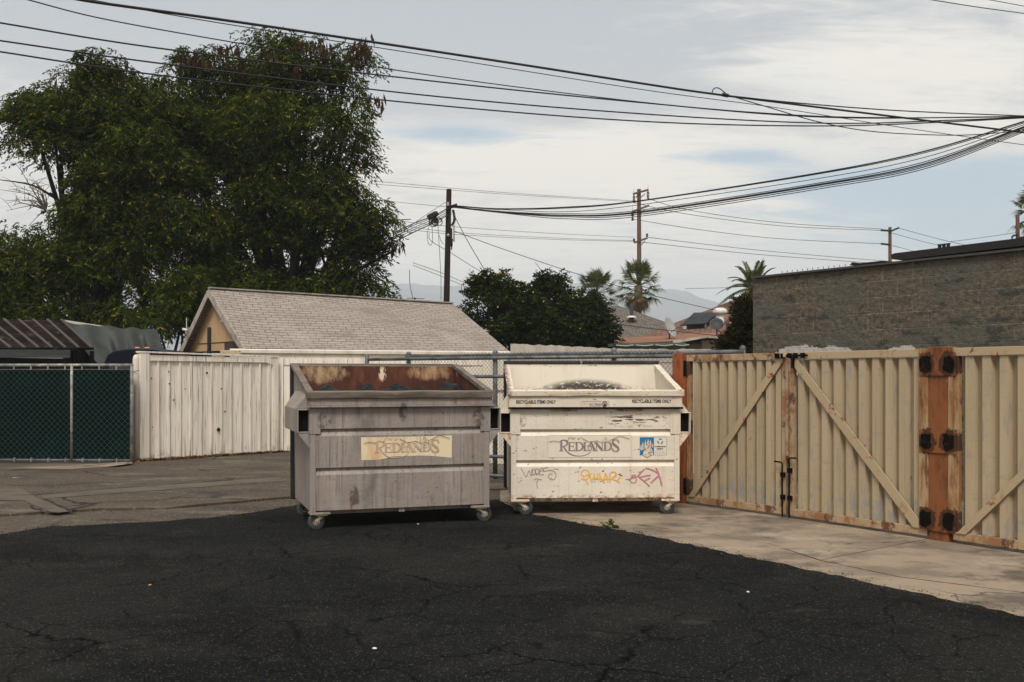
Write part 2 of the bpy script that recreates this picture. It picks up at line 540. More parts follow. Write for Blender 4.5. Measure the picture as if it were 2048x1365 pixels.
M['bin_rust'] = wmat('rusted_interior', (0.066, 0.021, 0.012), [
    dict(c=(0.030, 0.012, 0.009), s=(2.2, 2.2, 1.4), lo=0.42, hi=0.66, a=0.9, d=7),
    dict(c=(0.15, 0.048, 0.019), s=(5, 5, 2.0), lo=0.52, hi=0.70, a=0.7, d=7),
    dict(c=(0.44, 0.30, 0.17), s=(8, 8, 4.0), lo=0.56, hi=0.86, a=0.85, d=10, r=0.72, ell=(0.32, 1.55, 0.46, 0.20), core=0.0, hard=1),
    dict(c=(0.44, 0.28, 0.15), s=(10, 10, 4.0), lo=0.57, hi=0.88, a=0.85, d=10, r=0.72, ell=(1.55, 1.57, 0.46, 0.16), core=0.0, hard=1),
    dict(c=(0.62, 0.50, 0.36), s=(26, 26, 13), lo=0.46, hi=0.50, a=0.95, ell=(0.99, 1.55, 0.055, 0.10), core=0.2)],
    rough=0.8, bump=dict(n=[(20, 1)], st=0.4, di=0.01))
M['bin_white'] = wmat('white_bin_paint', (0.60, 0.535, 0.44), [
    dict(c=(0.66, 0.60, 0.51), s=(3, 3, 1.2), lo=0.40, hi=0.62, a=0.9),
    dict(c=(0.47, 0.385, 0.285), s=(26, 26, 0.8), lo=0.54, hi=0.74, a=0.55, d=4),
    dict(c=(0.45, 0.30, 0.17), s=(7, 7, 0.5), lo=0.58, hi=0.74, a=0.5, d=6),
    dict(c=(0.36, 0.31, 0.25), s=(1.6, 1.6, 2.2), lo=0.58, hi=0.75, a=0.5, d=7),
    dict(c=(0.08, 0.035, 0.018), s=(14, 14, 34), lo=0.655, hi=0.685, a=0.95, d=4),
    dict(c=(0.06, 0.03, 0.02), s=(9, 9, 46), lo=0.52, hi=0.56, a=0.95, d=4, ell=(1.35, 1.04, 0.42, 0.09), core=0.2),
    dict(c=(0.24, 0.10, 0.04), s=(18, 18, 18), lo=0.48, hi=0.60, a=0.8, z=(0.25, 0.19)),
    dict(c=(0.17, 0.15, 0.13), s=(22, 22, 22), lo=0.46, hi=0.58, a=0.75, ell=(0.12, 1.03, 0.06, 0.08)),
], rough=0.45, spec=0.4, bump=dict(n=[(2.6, 1.0), (9, 0.22), (70, 0.05)], st=0.45, di=0.03))
M['bin_white_rim'] = wmat('white_bin_rim', (0.60, 0.53, 0.43), [
    dict(c=(0.42, 0.31, 0.20), s=(3, 14, 14), lo=0.48, hi=0.68, a=0.7, d=7),
    dict(c=(0.05, 0.028, 0.018), s=(16, 30, 60), lo=0.62, hi=0.65, a=0.95, d=4),
    dict(c=(0.10, 0.04, 0.02), s=22, lo=0.36, hi=0.48, a=0.9, x=(0.03, -0.03))], rough=0.55, bump=dict(n=[(14, 1)], st=0.25, di=0.008))
M['bin_white_in'] = wmat('white_interior', (0.64, 0.585, 0.49), [
    dict(c=(0.52, 0.46, 0.38), s=(2.2, 2.2, 1.0), lo=0.48, hi=0.7, a=0.6),
    dict(c=(0.40, 0.30, 0.2), s=(18, 18, 1.2), lo=0.6, hi=0.75, a=0.4),
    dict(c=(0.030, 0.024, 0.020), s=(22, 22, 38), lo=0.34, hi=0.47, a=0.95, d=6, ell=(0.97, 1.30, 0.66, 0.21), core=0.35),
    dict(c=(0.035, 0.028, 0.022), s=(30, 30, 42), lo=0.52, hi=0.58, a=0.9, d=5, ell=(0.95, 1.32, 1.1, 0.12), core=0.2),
], rough=0.55, spec=0.35)
M['black'] = wmat('black_plastic', (0.014, 0.014, 0.015), [dict(c=(0.03, 0.028, 0.026), s=8, lo=0.5, hi=0.7)], rough=0.55)
M['black_rust'] = wmat('greased_steel', (0.0045, 0.0035, 0.003), [dict(c=(0.03, 0.011, 0.006), s=24, lo=0.56, hi=0.68)], rough=0.8, spec=0.08)
M['rubber'] = wmat('rubber', (0.035, 0.038, 0.042), [dict(c=(0.07, 0.068, 0.062), s=20, lo=0.5, hi=0.65)], rough=0.75)
M['caster_cream'] = wmat('caster_paint', (0.42, 0.36, 0.24), [dict(c=RUST, s=26, lo=0.55, hi=0.62, a=0.8)], rough=0.6)
M['caster_white'] = wmat('caster_white_paint', (0.58, 0.50, 0.38), [dict(c=RUST_O, s=26, lo=0.52, hi=0.62, a=0.8)], rough=0.6)
M['steel'] = wmat('dull_steel', (0.30, 0.29, 0.28), [dict(c=(0.13, 0.08, 0.05), s=30, lo=0.5, hi=0.62)], rough=0.5, metal=0.6)
M['ink'] = wmat('print_ink', (0.20, 0.165, 0.155), [dict(c=(0.27, 0.225, 0.20), s=(90, 90, 12), lo=0.5, hi=0.65)], rough=0.6)
M['ink_faded'] = wmat('faded_ink', (0.40, 0.30, 0.215), [dict(c=(0.50, 0.36, 0.23), s=(14, 14, 5), lo=0.45, hi=0.6)], rough=0.6)
M['ink_dark'] = wmat('dark_ink', (0.030, 0.025, 0.022), rough=0.6)
M['decal'] = wmat('peeling_decal', (0.66, 0.55, 0.38), [
    dict(c=(0.56, 0.33, 0.16), s=(5, 5, 1.0), lo=0.45, hi=0.64, a=0.85, x=(1.15, 0.6)),
    dict(c=(0.40, 0.26, 0.15), s=(26, 26, 2.5), lo=0.58, hi=0.70, a=0.6)], rough=0.6)
M['decal_white'] = wmat('white_decal', (0.64, 0.575, 0.475), [dict(c=(0.5, 0.40, 0.28), s=(24, 24, 1.2), lo=0.56, hi=0.74, a=0.5)], rough=0.5)
M['decal_edge'] = wmat('decal_edge', (0.45, 0.40, 0.33), rough=0.6)
M['st_blue'] = wmat('blue_print', (0.018, 0.14, 0.33), rough=0.5)
M['st_white'] = wmat('white_print', (0.62, 0.57, 0.49), rough=0.5)
M['st_beige'] = wmat('beige_print', (0.55, 0.44, 0.30), [dict(c=(0.10, 0.07, 0.05), s=70, lo=0.55, hi=0.6), dict(c=(0.62, 0.55, 0.46), s=40, lo=0.5, hi=0.56)], rough=0.5)
M['marker'] = wmat('marker_gray', (0.20, 0.17, 0.17), rough=0.7)
M['spray_y'] = wmat('yellow_paint', (0.68, 0.36, 0.03), [dict(c=(0.66, 0.46, 0.18), s=60, lo=0.5, hi=0.65)], rough=0.6)
M['spray_p'] = wmat('pink_paint', (0.40, 0.16, 0.20), [dict(c=(0.50, 0.27, 0.28), s=60, lo=0.5, hi=0.65)], rough=0.6)
M['bag'] = wmat('bin_bag', (0.005, 0.0055, 0.006), rough=0.42, spec=0.16, bump=dict(n=[(16, 1.0), (40, 0.4)], st=0.7, di=0.03))

TAN, TAN_D = (0.360, 0.282, 0.182), (0.27, 0.205, 0.13)
M['gate'] = wmat('tan_gate_paint', TAN, [
    dict(c=(0.41, 0.325, 0.215), s=(7, 7, 0.6), lo=0.45, hi=0.65, a=0.7, d=4),
    dict(c=(0.24, 0.18, 0.11), s=(30, 30, 0.9), lo=0.55, hi=0.75, a=0.5, d=4),
    dict(c=(0.25, 0.235, 0.21), s=(16, 16, 3.2), lo=0.585, hi=0.66, a=0.7, d=6),
    dict(c=(0.22, 0.23, 0.23), s=(14, 14, 7), lo=0.50, hi=0.62, a=0.75, d=6, z=(0.5, 0.22)),
    dict(c=(0.25, 0.24, 0.21), s=(6, 6, 30), lo=0.58, hi=0.68, a=0.6, d=5),
    dict(c=RUST, s=(18, 18, 9), lo=0.69, hi=0.72, a=0.8)], rough=0.62, spec=0.3, bump=dict(n=[(5, 1), (60, 0.1)], st=0.25, di=0.01))
M['gate_frame'] = wmat('tan_frame_paint', (0.37, 0.285, 0.18), [
    dict(c=(0.27, 0.135, 0.06), s=(6, 6, 6), lo=0.56, hi=0.66, a=0.6, d=9, r=0.7),
    dict(c=RUST, s=(11, 11, 11), lo=0.61, hi=0.64, a=0.9, d=8, r=0.65)], rough=0.7)
M['gate_rusty'] = wmat('rusty_frame', (0.35, 0.255, 0.155), [
    dict(c=(0.22, 0.092, 0.034), s=(4, 4, 3), lo=0.46, hi=0.60, a=0.8, d=10, r=0.7),
    dict(c=(0.085, 0.028, 0.012), s=(6, 6, 4), lo=0.53, hi=0.61, a=0.9, d=10, r=0.7)], rough=0.75, bump=dict(n=[(30, 1)], st=0.3, di=0.006))
HALO = [dict(c=(0.030, 0.011, 0.007), s=20, lo=0.45, hi=0.58, a=0.85, d=8, hard=1, ell=(x_, z_, .13, .16), core=0.0) for z_ in (.20, .92, 1.63) for x_ in (.0, .22)]
M['rust_post'] = wmat('rusted_post', (0.200, 0.070, 0.022), [
    dict(c=(0.065, 0.022, 0.011), s=(5, 5, 1.6), lo=0.48, hi=0.64, a=0.7, d=10, r=0.7),
    dict(c=(0.23, 0.090, 0.030), s=(8, 8, 2.2), lo=0.54, hi=0.66, a=0.6, d=10, r=0.72)] + HALO + [
    dict(c=(0.05, 0.018, 0.010), s=(28, 28, 12), lo=0.58, hi=0.66, a=0.6, d=6)], rough=0.8, bump=dict(n=[(40, 1)], st=0.3, di=0.006))
M['rust_tan'] = wmat('rust_stained_tan', (0.34, 0.235, 0.125), [
    dict(c=(0.20, 0.078, 0.025), s=(7, 7, 1.5), lo=0.42, hi=0.56, a=0.85, d=10, r=0.7),
    dict(c=(0.09, 0.030, 0.012), s=(9, 9, 2.2), lo=0.54, hi=0.64, a=0.8, d=10, r=0.72)] + HALO, rough=0.75)
M['orange'] = wmat('orange_rust_steel', (0.24, 0.066, 0.018), [dict(c=(0.09, 0.028, 0.012), s=(14, 14, 2.5), lo=0.44, hi=0.64, a=0.9, d=7)], rough=0.75)

M['fence_white'] = wmat('weathered_white_boards', (0.73, 0.675, 0.59), [
    dict(c=(0.60, 0.54, 0.45), s=(7, 7, 0.5), lo=0.42, hi=0.62, a=0.8, d=5),
    dict(c=(0.30, 0.26, 0.215), s=(48, 48, 1.3), lo=0.55, hi=0.66, a=0.85, d=6),
    dict(c=(0.13, 0.10, 0.08), s=(34, 34, 0.9), lo=0.61, hi=0.66, a=0.9, d=6),
    dict(c=(0.22, 0.18, 0.14), s=(9, 9, 4), lo=0.50, hi=0.66, a=0.85, d=6, z=(0.24, 0.02)),
    dict(c=(0.012, 0.010, 0.009), s=(9, 9, 9), k='cell', lo=0.90, hi=0.92, rad=0.10, a=1.0)],
    rough=0.8, spec=0.2, bump=dict(n=[((60, 60, 1.5), 1)], st=0.35, di=0.008))
M['wall_white'] = wmat('white_siding', (0.64, 0.585, 0.50), [
    dict(c=(0.45, 0.405, 0.34), s=(3, 3, 1), lo=0.45, hi=0.66, a=0.7),
    dict(c=(0.25, 0.21, 0.17), s=(40, 40, 2), lo=0.62, hi=0.7, a=0.6)], rough=0.8)
M['ply'] = wmat('weathered_panels', (0.40, 0.36, 0.31), [
    dict(c=(0.30, 0.26, 0.22), s=(5, 5, 2), lo=0.45, hi=0.65, a=0.8),
    dict(c=(0.47, 0.43, 0.37), s=(9, 9, 3), lo=0.52, hi=0.66, a=0.7)], rough=0.85, bump=dict(n=[(9, 1)], st=0.4, di=0.02))
M['galv'] = wmat('galvanised_pipe', (0.125, 0.135, 0.145), [dict(c=(0.065, 0.066, 0.068), s=7, lo=0.42, hi=0.66), dict(c=(0.20, 0.10, 0.05), s=16, lo=0.64, hi=0.7)], rough=0.55, metal=0.2)
M['wire'] = wmat('galvanised_wire', (0.060, 0.072, 0.068), rough=0.8, spec=0.1)
M['wire_rust'] = wmat('dull_fence_wire', (0.065, 0.056, 0.048), rough=0.8)
M['galv_light'] = wmat('pale_pipe', (0.24, 0.245, 0.23), [dict(c=(0.13, 0.13, 0.125), s=7, lo=0.42, hi=0.66), dict(c=(0.46, 0.38, 0.28), s=12, lo=0.58, hi=0.66)], rough=0.55, metal=0.1)
M['screen'] = wmat('green_screen', (0.0022, 0.0108, 0.0094), [dict(c=(0.0036, 0.018, 0.0155), s=(1.2, 1.2, 1.8), lo=0.5, hi=0.7, a=0.9), dict(c=(0.002, 0.010, 0.009), s=(2, 2, 1), lo=0.5, hi=0.7)], rough=0.95, spec=0.02)
M['shingle'] = brickmat('gray_shingles', (0.330, 0.284, 0.246), (0.385, 0.334, 0.290), (0.095, 0.080, 0.068), 0.36, 0.105, 0.009, 'xy',
    [dict(c=(0.17, 0.145, 0.125), s=(0.8, 2.2, 1), lo=0.5, hi=0.7, a=0.7), dict(c=(0.37, 0.33, 0.30), s=(1.2, 1.0, 1), lo=0.55, hi=0.7, a=0.3)],
    bump=(0.7, 0.012), fine=(30.0, 0.62), cut=0.05)
M['shingle_gray'] = brickmat('dark_gray_shingles', (0.135, 0.118, 0.102), (0.19, 0.165, 0.14), (0.07, 0.06, 0.055), 0.33, 0.17, 0.02, 'xy', fine=(9.0, 0.55), bump=(0.5, 0.02), cut=0.06)
M['shingle_brown'] = brickmat('brown_shingles', (0.20, 0.105, 0.070), (0.30, 0.175, 0.125), (0.07, 0.042, 0.033), 0.42, 0.15, 0.03, 'xy', fine=(7.0, 0.55), bump=(0.5, 0.02), cut=0.06)
M['rolled'] = wmat('rolled_brown_roofing', (0.22, 0.095, 0.055), [dict(c=(0.17, 0.08, 0.05), s=1.2, lo=0.45, hi=0.6)], rough=0.9)
M['beige'] = wmat('beige_siding', (0.46, 0.305, 0.165), [
    dict(c=(0.33, 0.21, 0.11), s=(50, 50, 0.6), lo=0.56, hi=0.66, a=0.7, d=3),
    dict(c=(0.40, 0.26, 0.14), s=(2, 2, 1), lo=0.45, hi=0.65, a=0.6)], rough=0.85)
M['trim_gray'] = wmat('weathered_trim', (0.34, 0.305, 0.265), [dict(c=(0.20, 0.17, 0.145), s=(5, 5, 5), lo=0.46, hi=0.62, a=0.8)], rough=0.85)
M['brown_door'] = wmat('brown_opening', (0.045, 0.028, 0.020), [dict(c=(0.075, 0.048, 0.035), s=3, lo=0.5, hi=0.65)], rough=0.8)
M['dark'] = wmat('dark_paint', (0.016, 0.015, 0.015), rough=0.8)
M['block'] = brickmat('split_face_blocks', (0.142, 0.114, 0.086), (0.152, 0.122, 0.092), (0.215, 0.190, 0.155), 0.44, 0.215, 0.008, 'xz',
    [dict(c=(0.085, 0.088, 0.072), s=(0.8, 1, 1.4), lo=0.44, hi=0.58, a=0.7, d=4, r=0.5),
     dict(c=(0.032, 0.036, 0.034), s=(2.6, 2, 6.0), lo=0.53, hi=0.63, a=0.75, d=9, r=0.66),
     dict(c=(0.46, 0.43, 0.41), s=(2.6, 3, 5), lo=0.38, hi=0.42, a=0.9, ell=(1.05, 1.76, 1.10, 0.36), core=0.0, d=9, r=0.66, hard=1),
     dict(c=(0.46, 0.43, 0.41), s=(3, 3, 5), lo=0.38, hi=0.42, a=0.9, ell=(2.45, 1.76, 0.5, 0.24), core=0.0, d=9, r=0.66, o=2, hard=1)],
    bump=(0.8, 0.06), fine=(18.0, 0.42))
M['coping'] = wmat('gray_metal_cap', (0.055, 0.055, 0.056), rough=0.6, metal=0.2)
M['wood_pole'] = wmat('creosoted_pole', (0.016, 0.009, 0.007), [dict(c=(0.034, 0.019, 0.014), s=(30, 30, 1.2), lo=0.45, hi=0.65, a=0.8)], rough=0.9)
M['wood_pole_far'] = wmat('brown_pole', (0.10, 0.055, 0.036), [dict(c=(0.15, 0.09, 0.062), s=(12, 12, 0.6), lo=0.45, hi=0.65, a=0.8)], rough=0.9)
M['cable'] = wmat('black_cable', (0.012, 0.012, 0.013), rough=0.6)
M['cable_gray'] = wmat('gray_wire', (0.07, 0.065, 0.06), rough=0.6)
M['bark'] = wmat('bark', (0.008, 0.006, 0.005), [dict(c=(0.016, 0.012, 0.010), s=(8, 8, 1.5), lo=0.5, hi=0.65)], rough=0.95)
M['bark_palm'] = wmat('palm_trunk', (0.085, 0.055, 0.036), [dict(c=(0.15, 0.10, 0.065), s=(3, 3, 9), lo=0.46, hi=0.62)], rough=0.95)
M['leaf_big'] = leafmat('feathery_leaves', (0.0030, 0.0062, 0.0014), (0.058, 0.082, 0.0100), (0.20, 0.175, 0.020), 0.07, 0.6, 0.28)
M['leaf_citrus'] = leafmat('citrus_leaves', (0.0045, 0.0090, 0.0030), (0.032, 0.046, 0.009), (0.10, 0.10, 0.018), 0.07, 1.1, 0.2)
M['leaf_shrub'] = leafmat('shrub_leaves', (0.007, 0.009, 0.003), (0.045, 0.035, 0.010), (0.08, 0.06, 0.02), 0.06, 1.2, 0.25)
M['leaf_weed'] = leafmat('weed_leaves', (0.035, 0.055, 0.015), (0.09, 0.12, 0.035), (0.2, 0.16, 0.06), 0.05, 4.0, 0.3)
M['frond'] = leafmat('palm_fronds', (0.022, 0.034, 0.010), (0.11, 0.125, 0.036), (0.22, 0.17, 0.07), 0.06, 0.9, 0.25)
M['frond_dry'] = leafmat('dry_fronds', (0.11, 0.070, 0.035), (0.26, 0.165, 0.085), (0.34, 0.24, 0.12), 0.05, 1.2, 0.25)
M['pod'] = leafmat('brown_pods', (0.022, 0.011, 0.007), (0.062, 0.032, 0.019), (0.10, 0.055, 0.03), 0.05, 1.5, 0.25)
M['twig'] = wmat('bare_twigs', (0.075, 0.055, 0.042), rough=0.9)
M['fruit'] = wmat('yellow_fruit', (0.62, 0.42, 0.04), rough=0.5)
M['litter'] = leafmat('dry_leaves', (0.07, 0.035, 0.018), (0.24, 0.115, 0.05), (0.36, 0.2, 0.1), 0.1, 2.0, 0.1)
M['tarp'] = wmat('gray_green_tarp', (0.034, 0.038, 0.034), [dict(c=(0.045, 0.05, 0.046), s=(2, 2, 1), lo=0.45, hi=0.65), dict(c=(0.08, 0.085, 0.076), s=(3, 3, 1), lo=0.56, hi=0.7, a=0.6)], rough=0.6)
M['tarp_white'] = wmat('pale_tarp', (0.30, 0.28, 0.25), rough=0.7)
M['roof_dark'] = wmat('tarred_roofing', (0.009, 0.006, 0.005), [dict(c=(0.055, 0.048, 0.042), s=(3, 3, 3), lo=0.58, hi=0.63, d=6), dict(c=(0.020, 0.013, 0.010), s=1.4, lo=0.45, hi=0.65)], rough=0.95, spec=0.03)
M['batten'] = wmat('gray_battens', (0.062, 0.054, 0.048), rough=0.85)
M['shed_trim'] = wmat('dark_green_gray_board', (0.038, 0.044, 0.043), [dict(c=(0.055, 0.06, 0.056), s=(1, 1, 20), lo=0.5, hi=0.6)], rough=0.8)
M['navy'] = wmat('navy_car_paint', (0.003, 0.0042, 0.011), rough=0.4, spec=0.15)
M['glass'] = wmat('dark_glass', (0.012, 0.014, 0.016), rough=0.08, spec=0.7)
M['amber'] = wmat('amber_lens', (0.62, 0.20, 0.09), rough=0.3)
M['solar'] = wmat('solar_panel_glass', (0.006, 0.008, 0.011), rough=0.5, spec=0.12)
M['dish'] = wmat('dish_gray', (0.33, 0.32, 0.31), rough=0.6)
M['dish_dark'] = wmat('dish_dark_gray', (0.030, 0.032, 0.036), rough=0.6)
M['vent'] = wmat('white_metal_vent', (0.55, 0.54, 0.52), rough=0.5)
M['fascia'] = wmat('cream_fascia', (0.40, 0.36, 0.30), [dict(c=(0.28, 0.25, 0.21), s=1.5, lo=0.45, hi=0.65)], rough=0.8)
M['stucco'] = wmat('beige_stucco', (0.34, 0.30, 0.24), rough=0.9)
M['awning'] = wmat('dark_awning', (0.020, 0.030, 0.028), rough=0.7)
M['awning_edge'] = wmat('pale_green_edge', (0.33, 0.40, 0.33), rough=0.7)
M['grit'] = wmat('grit', (0.10, 0.082, 0.064), [dict(c=(0.03, 0.026, 0.022), s=5, lo=0.42, hi=0.5), dict(c=(0.20, 0.17, 0.13), s=9, lo=0.55, hi=0.6)], rough=0.95)
M['scuff'] = wmat('worn_spot', (0.034, 0.029, 0.023), [dict(c=(0.010, 0.010, 0.010), s=14, lo=0.45, hi=0.58)], rough=0.95, spec=.1)
M['paper'] = wmat('paper', (0.7, 0.68, 0.64), rough=0.8)
M['orange_scrap'] = wmat('orange_scrap', (0.6, 0.22, 0.06), rough=0.8)
M['mount'] = wmat('far_mountain', (0.075, 0.066, 0.052), [
    dict(c=(0.13, 0.112, 0.088), s=0.004, lo=0.45, hi=0.62, d=8), dict(c=(0.045, 0.05, 0.035), s=0.011, lo=0.5, hi=0.65, d=8)], rough=0.95)

# ------------------------------------------------------------------ ground
def jitter_edge(pts, amp, step, seed):
    """subdivide a ground polyline and roughen it"""
    r = random.Random(seed)
    out = []
    for a, b in zip(pts[:-1], pts[1:]):
        a, b = Vector(a), Vector(b)
        n = max(1, int((b - a).length / step))
        nrm = Vector((-(b - a).y, (b - a).x, 0)).normalized()
        for i in range(n):
            out.append(a.lerp(b, i / n) + nrm * r.uniform(-amp, amp))
    out.append(Vector(pts[-1]))
    return out


def sheet(name, pts, z, mat, thick=0.0):
    mb = MB()
    pts = [Vector((p[0], p[1], z)) for p in pts]
    if thick:
        mb.prism([p - Vector((0, 0, thick)) for p in pts], (0, 0, thick))
    else:
        mb.poly(pts)
    o = mb.build(name, mat, fix=False)
    bm = bmesh.new(); bm.from_mesh(o.data)
    bmesh.ops.triangulate(bm, faces=bm.faces)
    bmesh.ops.recalc_face_normals(bm, faces=bm.faces)
    if not thick:
        for f in bm.faces:
            if f.normal.z < 0: f.normal_flip()
    bm.to_mesh(o.data); bm.free()
    return tag(o, kind='structure')


g = MB()
g.poly([(-4000, -60, 0), (4000, -60, 0), (4000, 5200, 0), (-4000, 5200, 0)])
tag(g.build('ground', M['earth'], fix=False), kind='structure')

# worn alley asphalt between the fence and the sealed lot
lip = jitter_edge([G(-400, 1043), G(0, 1034), G(200, 1023), G(330, 1020), G(430, 1012), G(560, 1000), G(700, 985), G(1010, 982)], 0.05, 0.22, 3)
alley = lip + [Vector((0.4, 14.0, 0)), Vector((-1.0, 16.6, 0)), G(575, 899), G(560, 903), G(272, 924), G(262, 938), G(0, 942), Vector((-16, 16.5, 0)), Vector((-16, 10, 0))]
sheet('alley', alley, 0.030, M['alley'], 0.028)
sheet('alley_shoulder', [(-16, 8.0), (-3.2, 9.6), (0.6, 10.6), (1.6, 12.4), (0.4, 14.0), (-16, 13)], 0.004, M['alley'])
# pale concrete strips let into the alley
sheet('concrete_strip', jitter_edge([G(75, 994), G(560, 959), G(570, 967), G(88, 1003)], 0.01, 0.3, 4), 0.0345, M['strip'])
sheet('concrete_strip', jitter_edge([G(-60, 984), G(40, 983), G(75, 1003), G(140, 1030), G(105, 1033), G(48, 1008), G(-60, 1006)], 0.012, 0.3, 5), 0.036, M['strip'])
sheet('gate_threshold', jitter_edge([G(45, 941), G(262, 927.5), G(266, 931), G(215, 938), G(140, 943)], 0.01, 0.3, 6), 0.0345, M['concrete'])
for k, pts in enumerate(([(20, 996.5), (75, 996), (150, 988), (300, 977), (560, 957.2)], [(90, 1004.5), (118, 1017), (142, 1031)], [(60, 1018), (85, 1030), (120, 1033)])):
    mb = MB()
    q = jitter_edge([G(*p) for p in pts], 0.02, 0.15, 20 + k)
    for a, b in zip(q[:-1], q[1:]):
        d = (b - a).normalized(); s = Vector((-d.y, d.x, 0)) * rnd.uniform(0.008, 0.022)
        mb.poly([(a - s).xyz + Vector((0, 0, 0.0385 + 0.0003 * k)), (b - s).xyz + Vector((0, 0, 0.0385 + 0.0003 * k)), (b + s).xyz + Vector((0, 0, 0.0385 + 0.0003 * k)), (a + s).xyz + Vector((0, 0, 0.0385 + 0.0003 * k))])
    tag(mb.build('pavement_seam', M['tar'], fix=False), kind='structure')

# dark sealed parking lot, ragged where it meets the alley and the concrete
lot_far = jitter_edge([G(-400, 1082), G(0, 1070), G(100, 1055.5), G(300, 1047), G(450, 1035), G(560, 1018), G(640, 1003), G(1000, 1003), G(1036, 1026)], 0.035, 0.16, 7)
lot_right = jitter_edge([G(1036, 1026), G(1064, 1030), G(1141, 1045), G(1239, 1062), G(1334, 1082), G(1494, 1117), G(1664, 1152), G(1824, 1187), G(2044, 1235), G(2300, 1291)], 0.030, 0.07, 8)
lot = lot_far + lot_right[1:] + [Vector((6.0, 0.4, 0)), Vector((6, -8, 0)), Vector((-10, -8, 0)), Vector((-10, 6, 0))]
sheet('parking_lot', lot, 0.012, M['seal'])

# concrete apron in front of the steel gates: slabs with open joints over a dark bed
bed = [G(1010, 1010), G(1036, 1026), G(1239, 1061), G(2044, 1234), G(2300, 1290), Vector((9, 6.5, 0)), Vector((9, 9, 0)), Vector((4.6, 8.6, 0)), Vector((2.6, 12.2, 0)), Vector((0.6, 13.2, 0))]
sheet('joint_bed', bed, 0.004, M['tar'])


def apron(pts, seed, z=0.009):
    sheet('concrete_apron', jitter_edge([G(*p) if len(p) == 2 and p[1] > 100 else Vector((p[0], p[1], 0)) for p in pts], 0.004, 0.2, seed), z, M['concrete'])


J = (1640, 1124)            # where the transverse and the long joint meet
apron([(1000, 1004), (1000, 980), (1350, 990), (1362, 1000), (1500, 1018), (1700, 1046), (1872, 1076), (1640, 1122.5), (1540, 1090), (1430, 1072), (1290, 1054), (1120, 1036)], 31)
apron([(1000, 1004.6), (1120, 1036.5), (1290, 1054.5), (1430, 1072.5), (1540, 1090.6), (1640, 1123.8), (1800, 1157), (2060, 1190), (2300, 1222), (2300, 1300), (2044, 1243), (1824, 1193), (1664, 1158), (1494, 1123), (1334, 1088), (1239, 1068), (1141, 1051), (1064, 1036), (1030, 1030)], 32, 0.0092)
apron([(1642, 1122.9), (1874, 1076.6), (2060, 1106), (2300, 1140), (2300, 1221), (2060, 1189.2), (1800, 1156.2)], 33, 0.0088)

# ------------------------------------------------------------------ steel gates
GT = 1.775                                   # gate height


def frame_at(a, b):
    """location and turn of a local frame whose x runs from a to b on the ground"""
    d = Vector(b) - Vector(a)
    return Vector((a[0], a[1], 0)), math.atan2(d.y, d.x), math.hypot(d.x, d.y)


def gate_leaf(a, b, label, brace, rust_top, cols, hinge_side, group='steel gate leaves'):
    loc, rz, L = frame_at(a, b)
    g = thing('gate_leaf', label, 'gate', loc, rz, group)
    fr = M['gate_frame']
    MB().box(0, L, -.03, .03, GT - .075, GT).build('top_rail', M['gate_rusty'] if rust_top else fr, g, bev=.004)
    MB().box(0, L, -.03, .03, .035, .11).build('bottom_rail', M['gate_rusty'], g, bev=.004)
    for x in (0, L - .055):
        near_post = (x == 0) == (hinge_side == 'start')
        MB().box(x, x + .055, -.028, .028, .11, GT - .075).build('stile', M['rust_tan'] if near_post else M['gate_rusty'], g, bev=.004)
    # trapezoid corrugated sheet
    n = cols
    x0, x1 = .055, L - .055
    p = (x1 - x0) / n
    prof = []
    r = random.Random(int(L * 1000))
    for i in range(n):
        xs = x0 + i * p
        j = r.uniform(-.004, .004)
        prof += [(xs + 0 * p, .046), (xs + .28 * p, .046), (xs + .37 * p + j, -.016), (xs + .86 * p + j, -.016), (xs + .95 * p, .046)]
    prof.append((x1, .046))
    mb = MB()
    for (xa, ya), (xb, yb) in zip(prof[:-1], prof[1:]):
        mb.prism([(xa, ya, .112), (xb, yb, .112), (xb, yb + .003, .112), (xa, ya + .003, .112)], (0, 0, GT - .19))
    mb.build('corrugated_panel', M['gate'], g)
    mb = MB()
    za, zb = .10, GT - .085
    if brace == 'up':
        q = [(.04, za), (.13, za), (L - .03, zb - .01), (L - .03, zb + .02), (L - .11, zb + .02)]
    else:
        q = [(.03, zb + .02), (.03, zb - .02), (L - .14, za), (L - .03, za), (L - .03, za + .03), (.11, zb + .02)]
    mb.prism([(x, -.042, z) for x, z in q], (0, .011, 0))
    mb.build('brace', M['gate_frame'], g, bev=.002)
    return g, L


A0, A1 = P(1376, 757, 11.84), P(1575, 757, 10.70)
B0, B1 = P(1582, 757, 10.64), P(1858, 757, 9.26)
bd = (B1 - B0).normalized()
leaf1, L1 = gate_leaf(A0, A1, 'tan corrugated steel gate leaf beside the white dumpster, brace rising to the right', 'up', True, 10, 'start')
leaf2, L2 = gate_leaf(B0, B1, 'tan corrugated steel gate leaf with brace falling right to the wide rusty post', 'down', False, 10, 'end')
C0 = B1 + bd * 0.262
leaf3, L3 = gate_leaf(C0, C0 + Vector((.53, -.83, 0)).normalized() * 1.72, 'tan corrugated steel gate leaf right of the wide rusty post, cut by the photo edge', 'up', False, 10, 'start')


def cane_bolt(leaf, x, top, turn):
    mb = MB()
    mb.tube([(x, -.060, .02), (x, -.060, top - .02), (x + turn * .012, -.062, top - .004), (x + turn * .03, -.064, top), (x + turn * .10, -.066, top + .002)], .0085, 8)
    for z in (.20, top - .16):
        mb.box(x - .020, x + .020, -.072, -.030, z, z + .05)
    mb.build('cane_bolt', M['black_rust'], leaf, smooth=False)


cane_bolt(leaf1, L1 - .022, .60, -1)
cane_bolt(leaf2, .028, .655, 1)
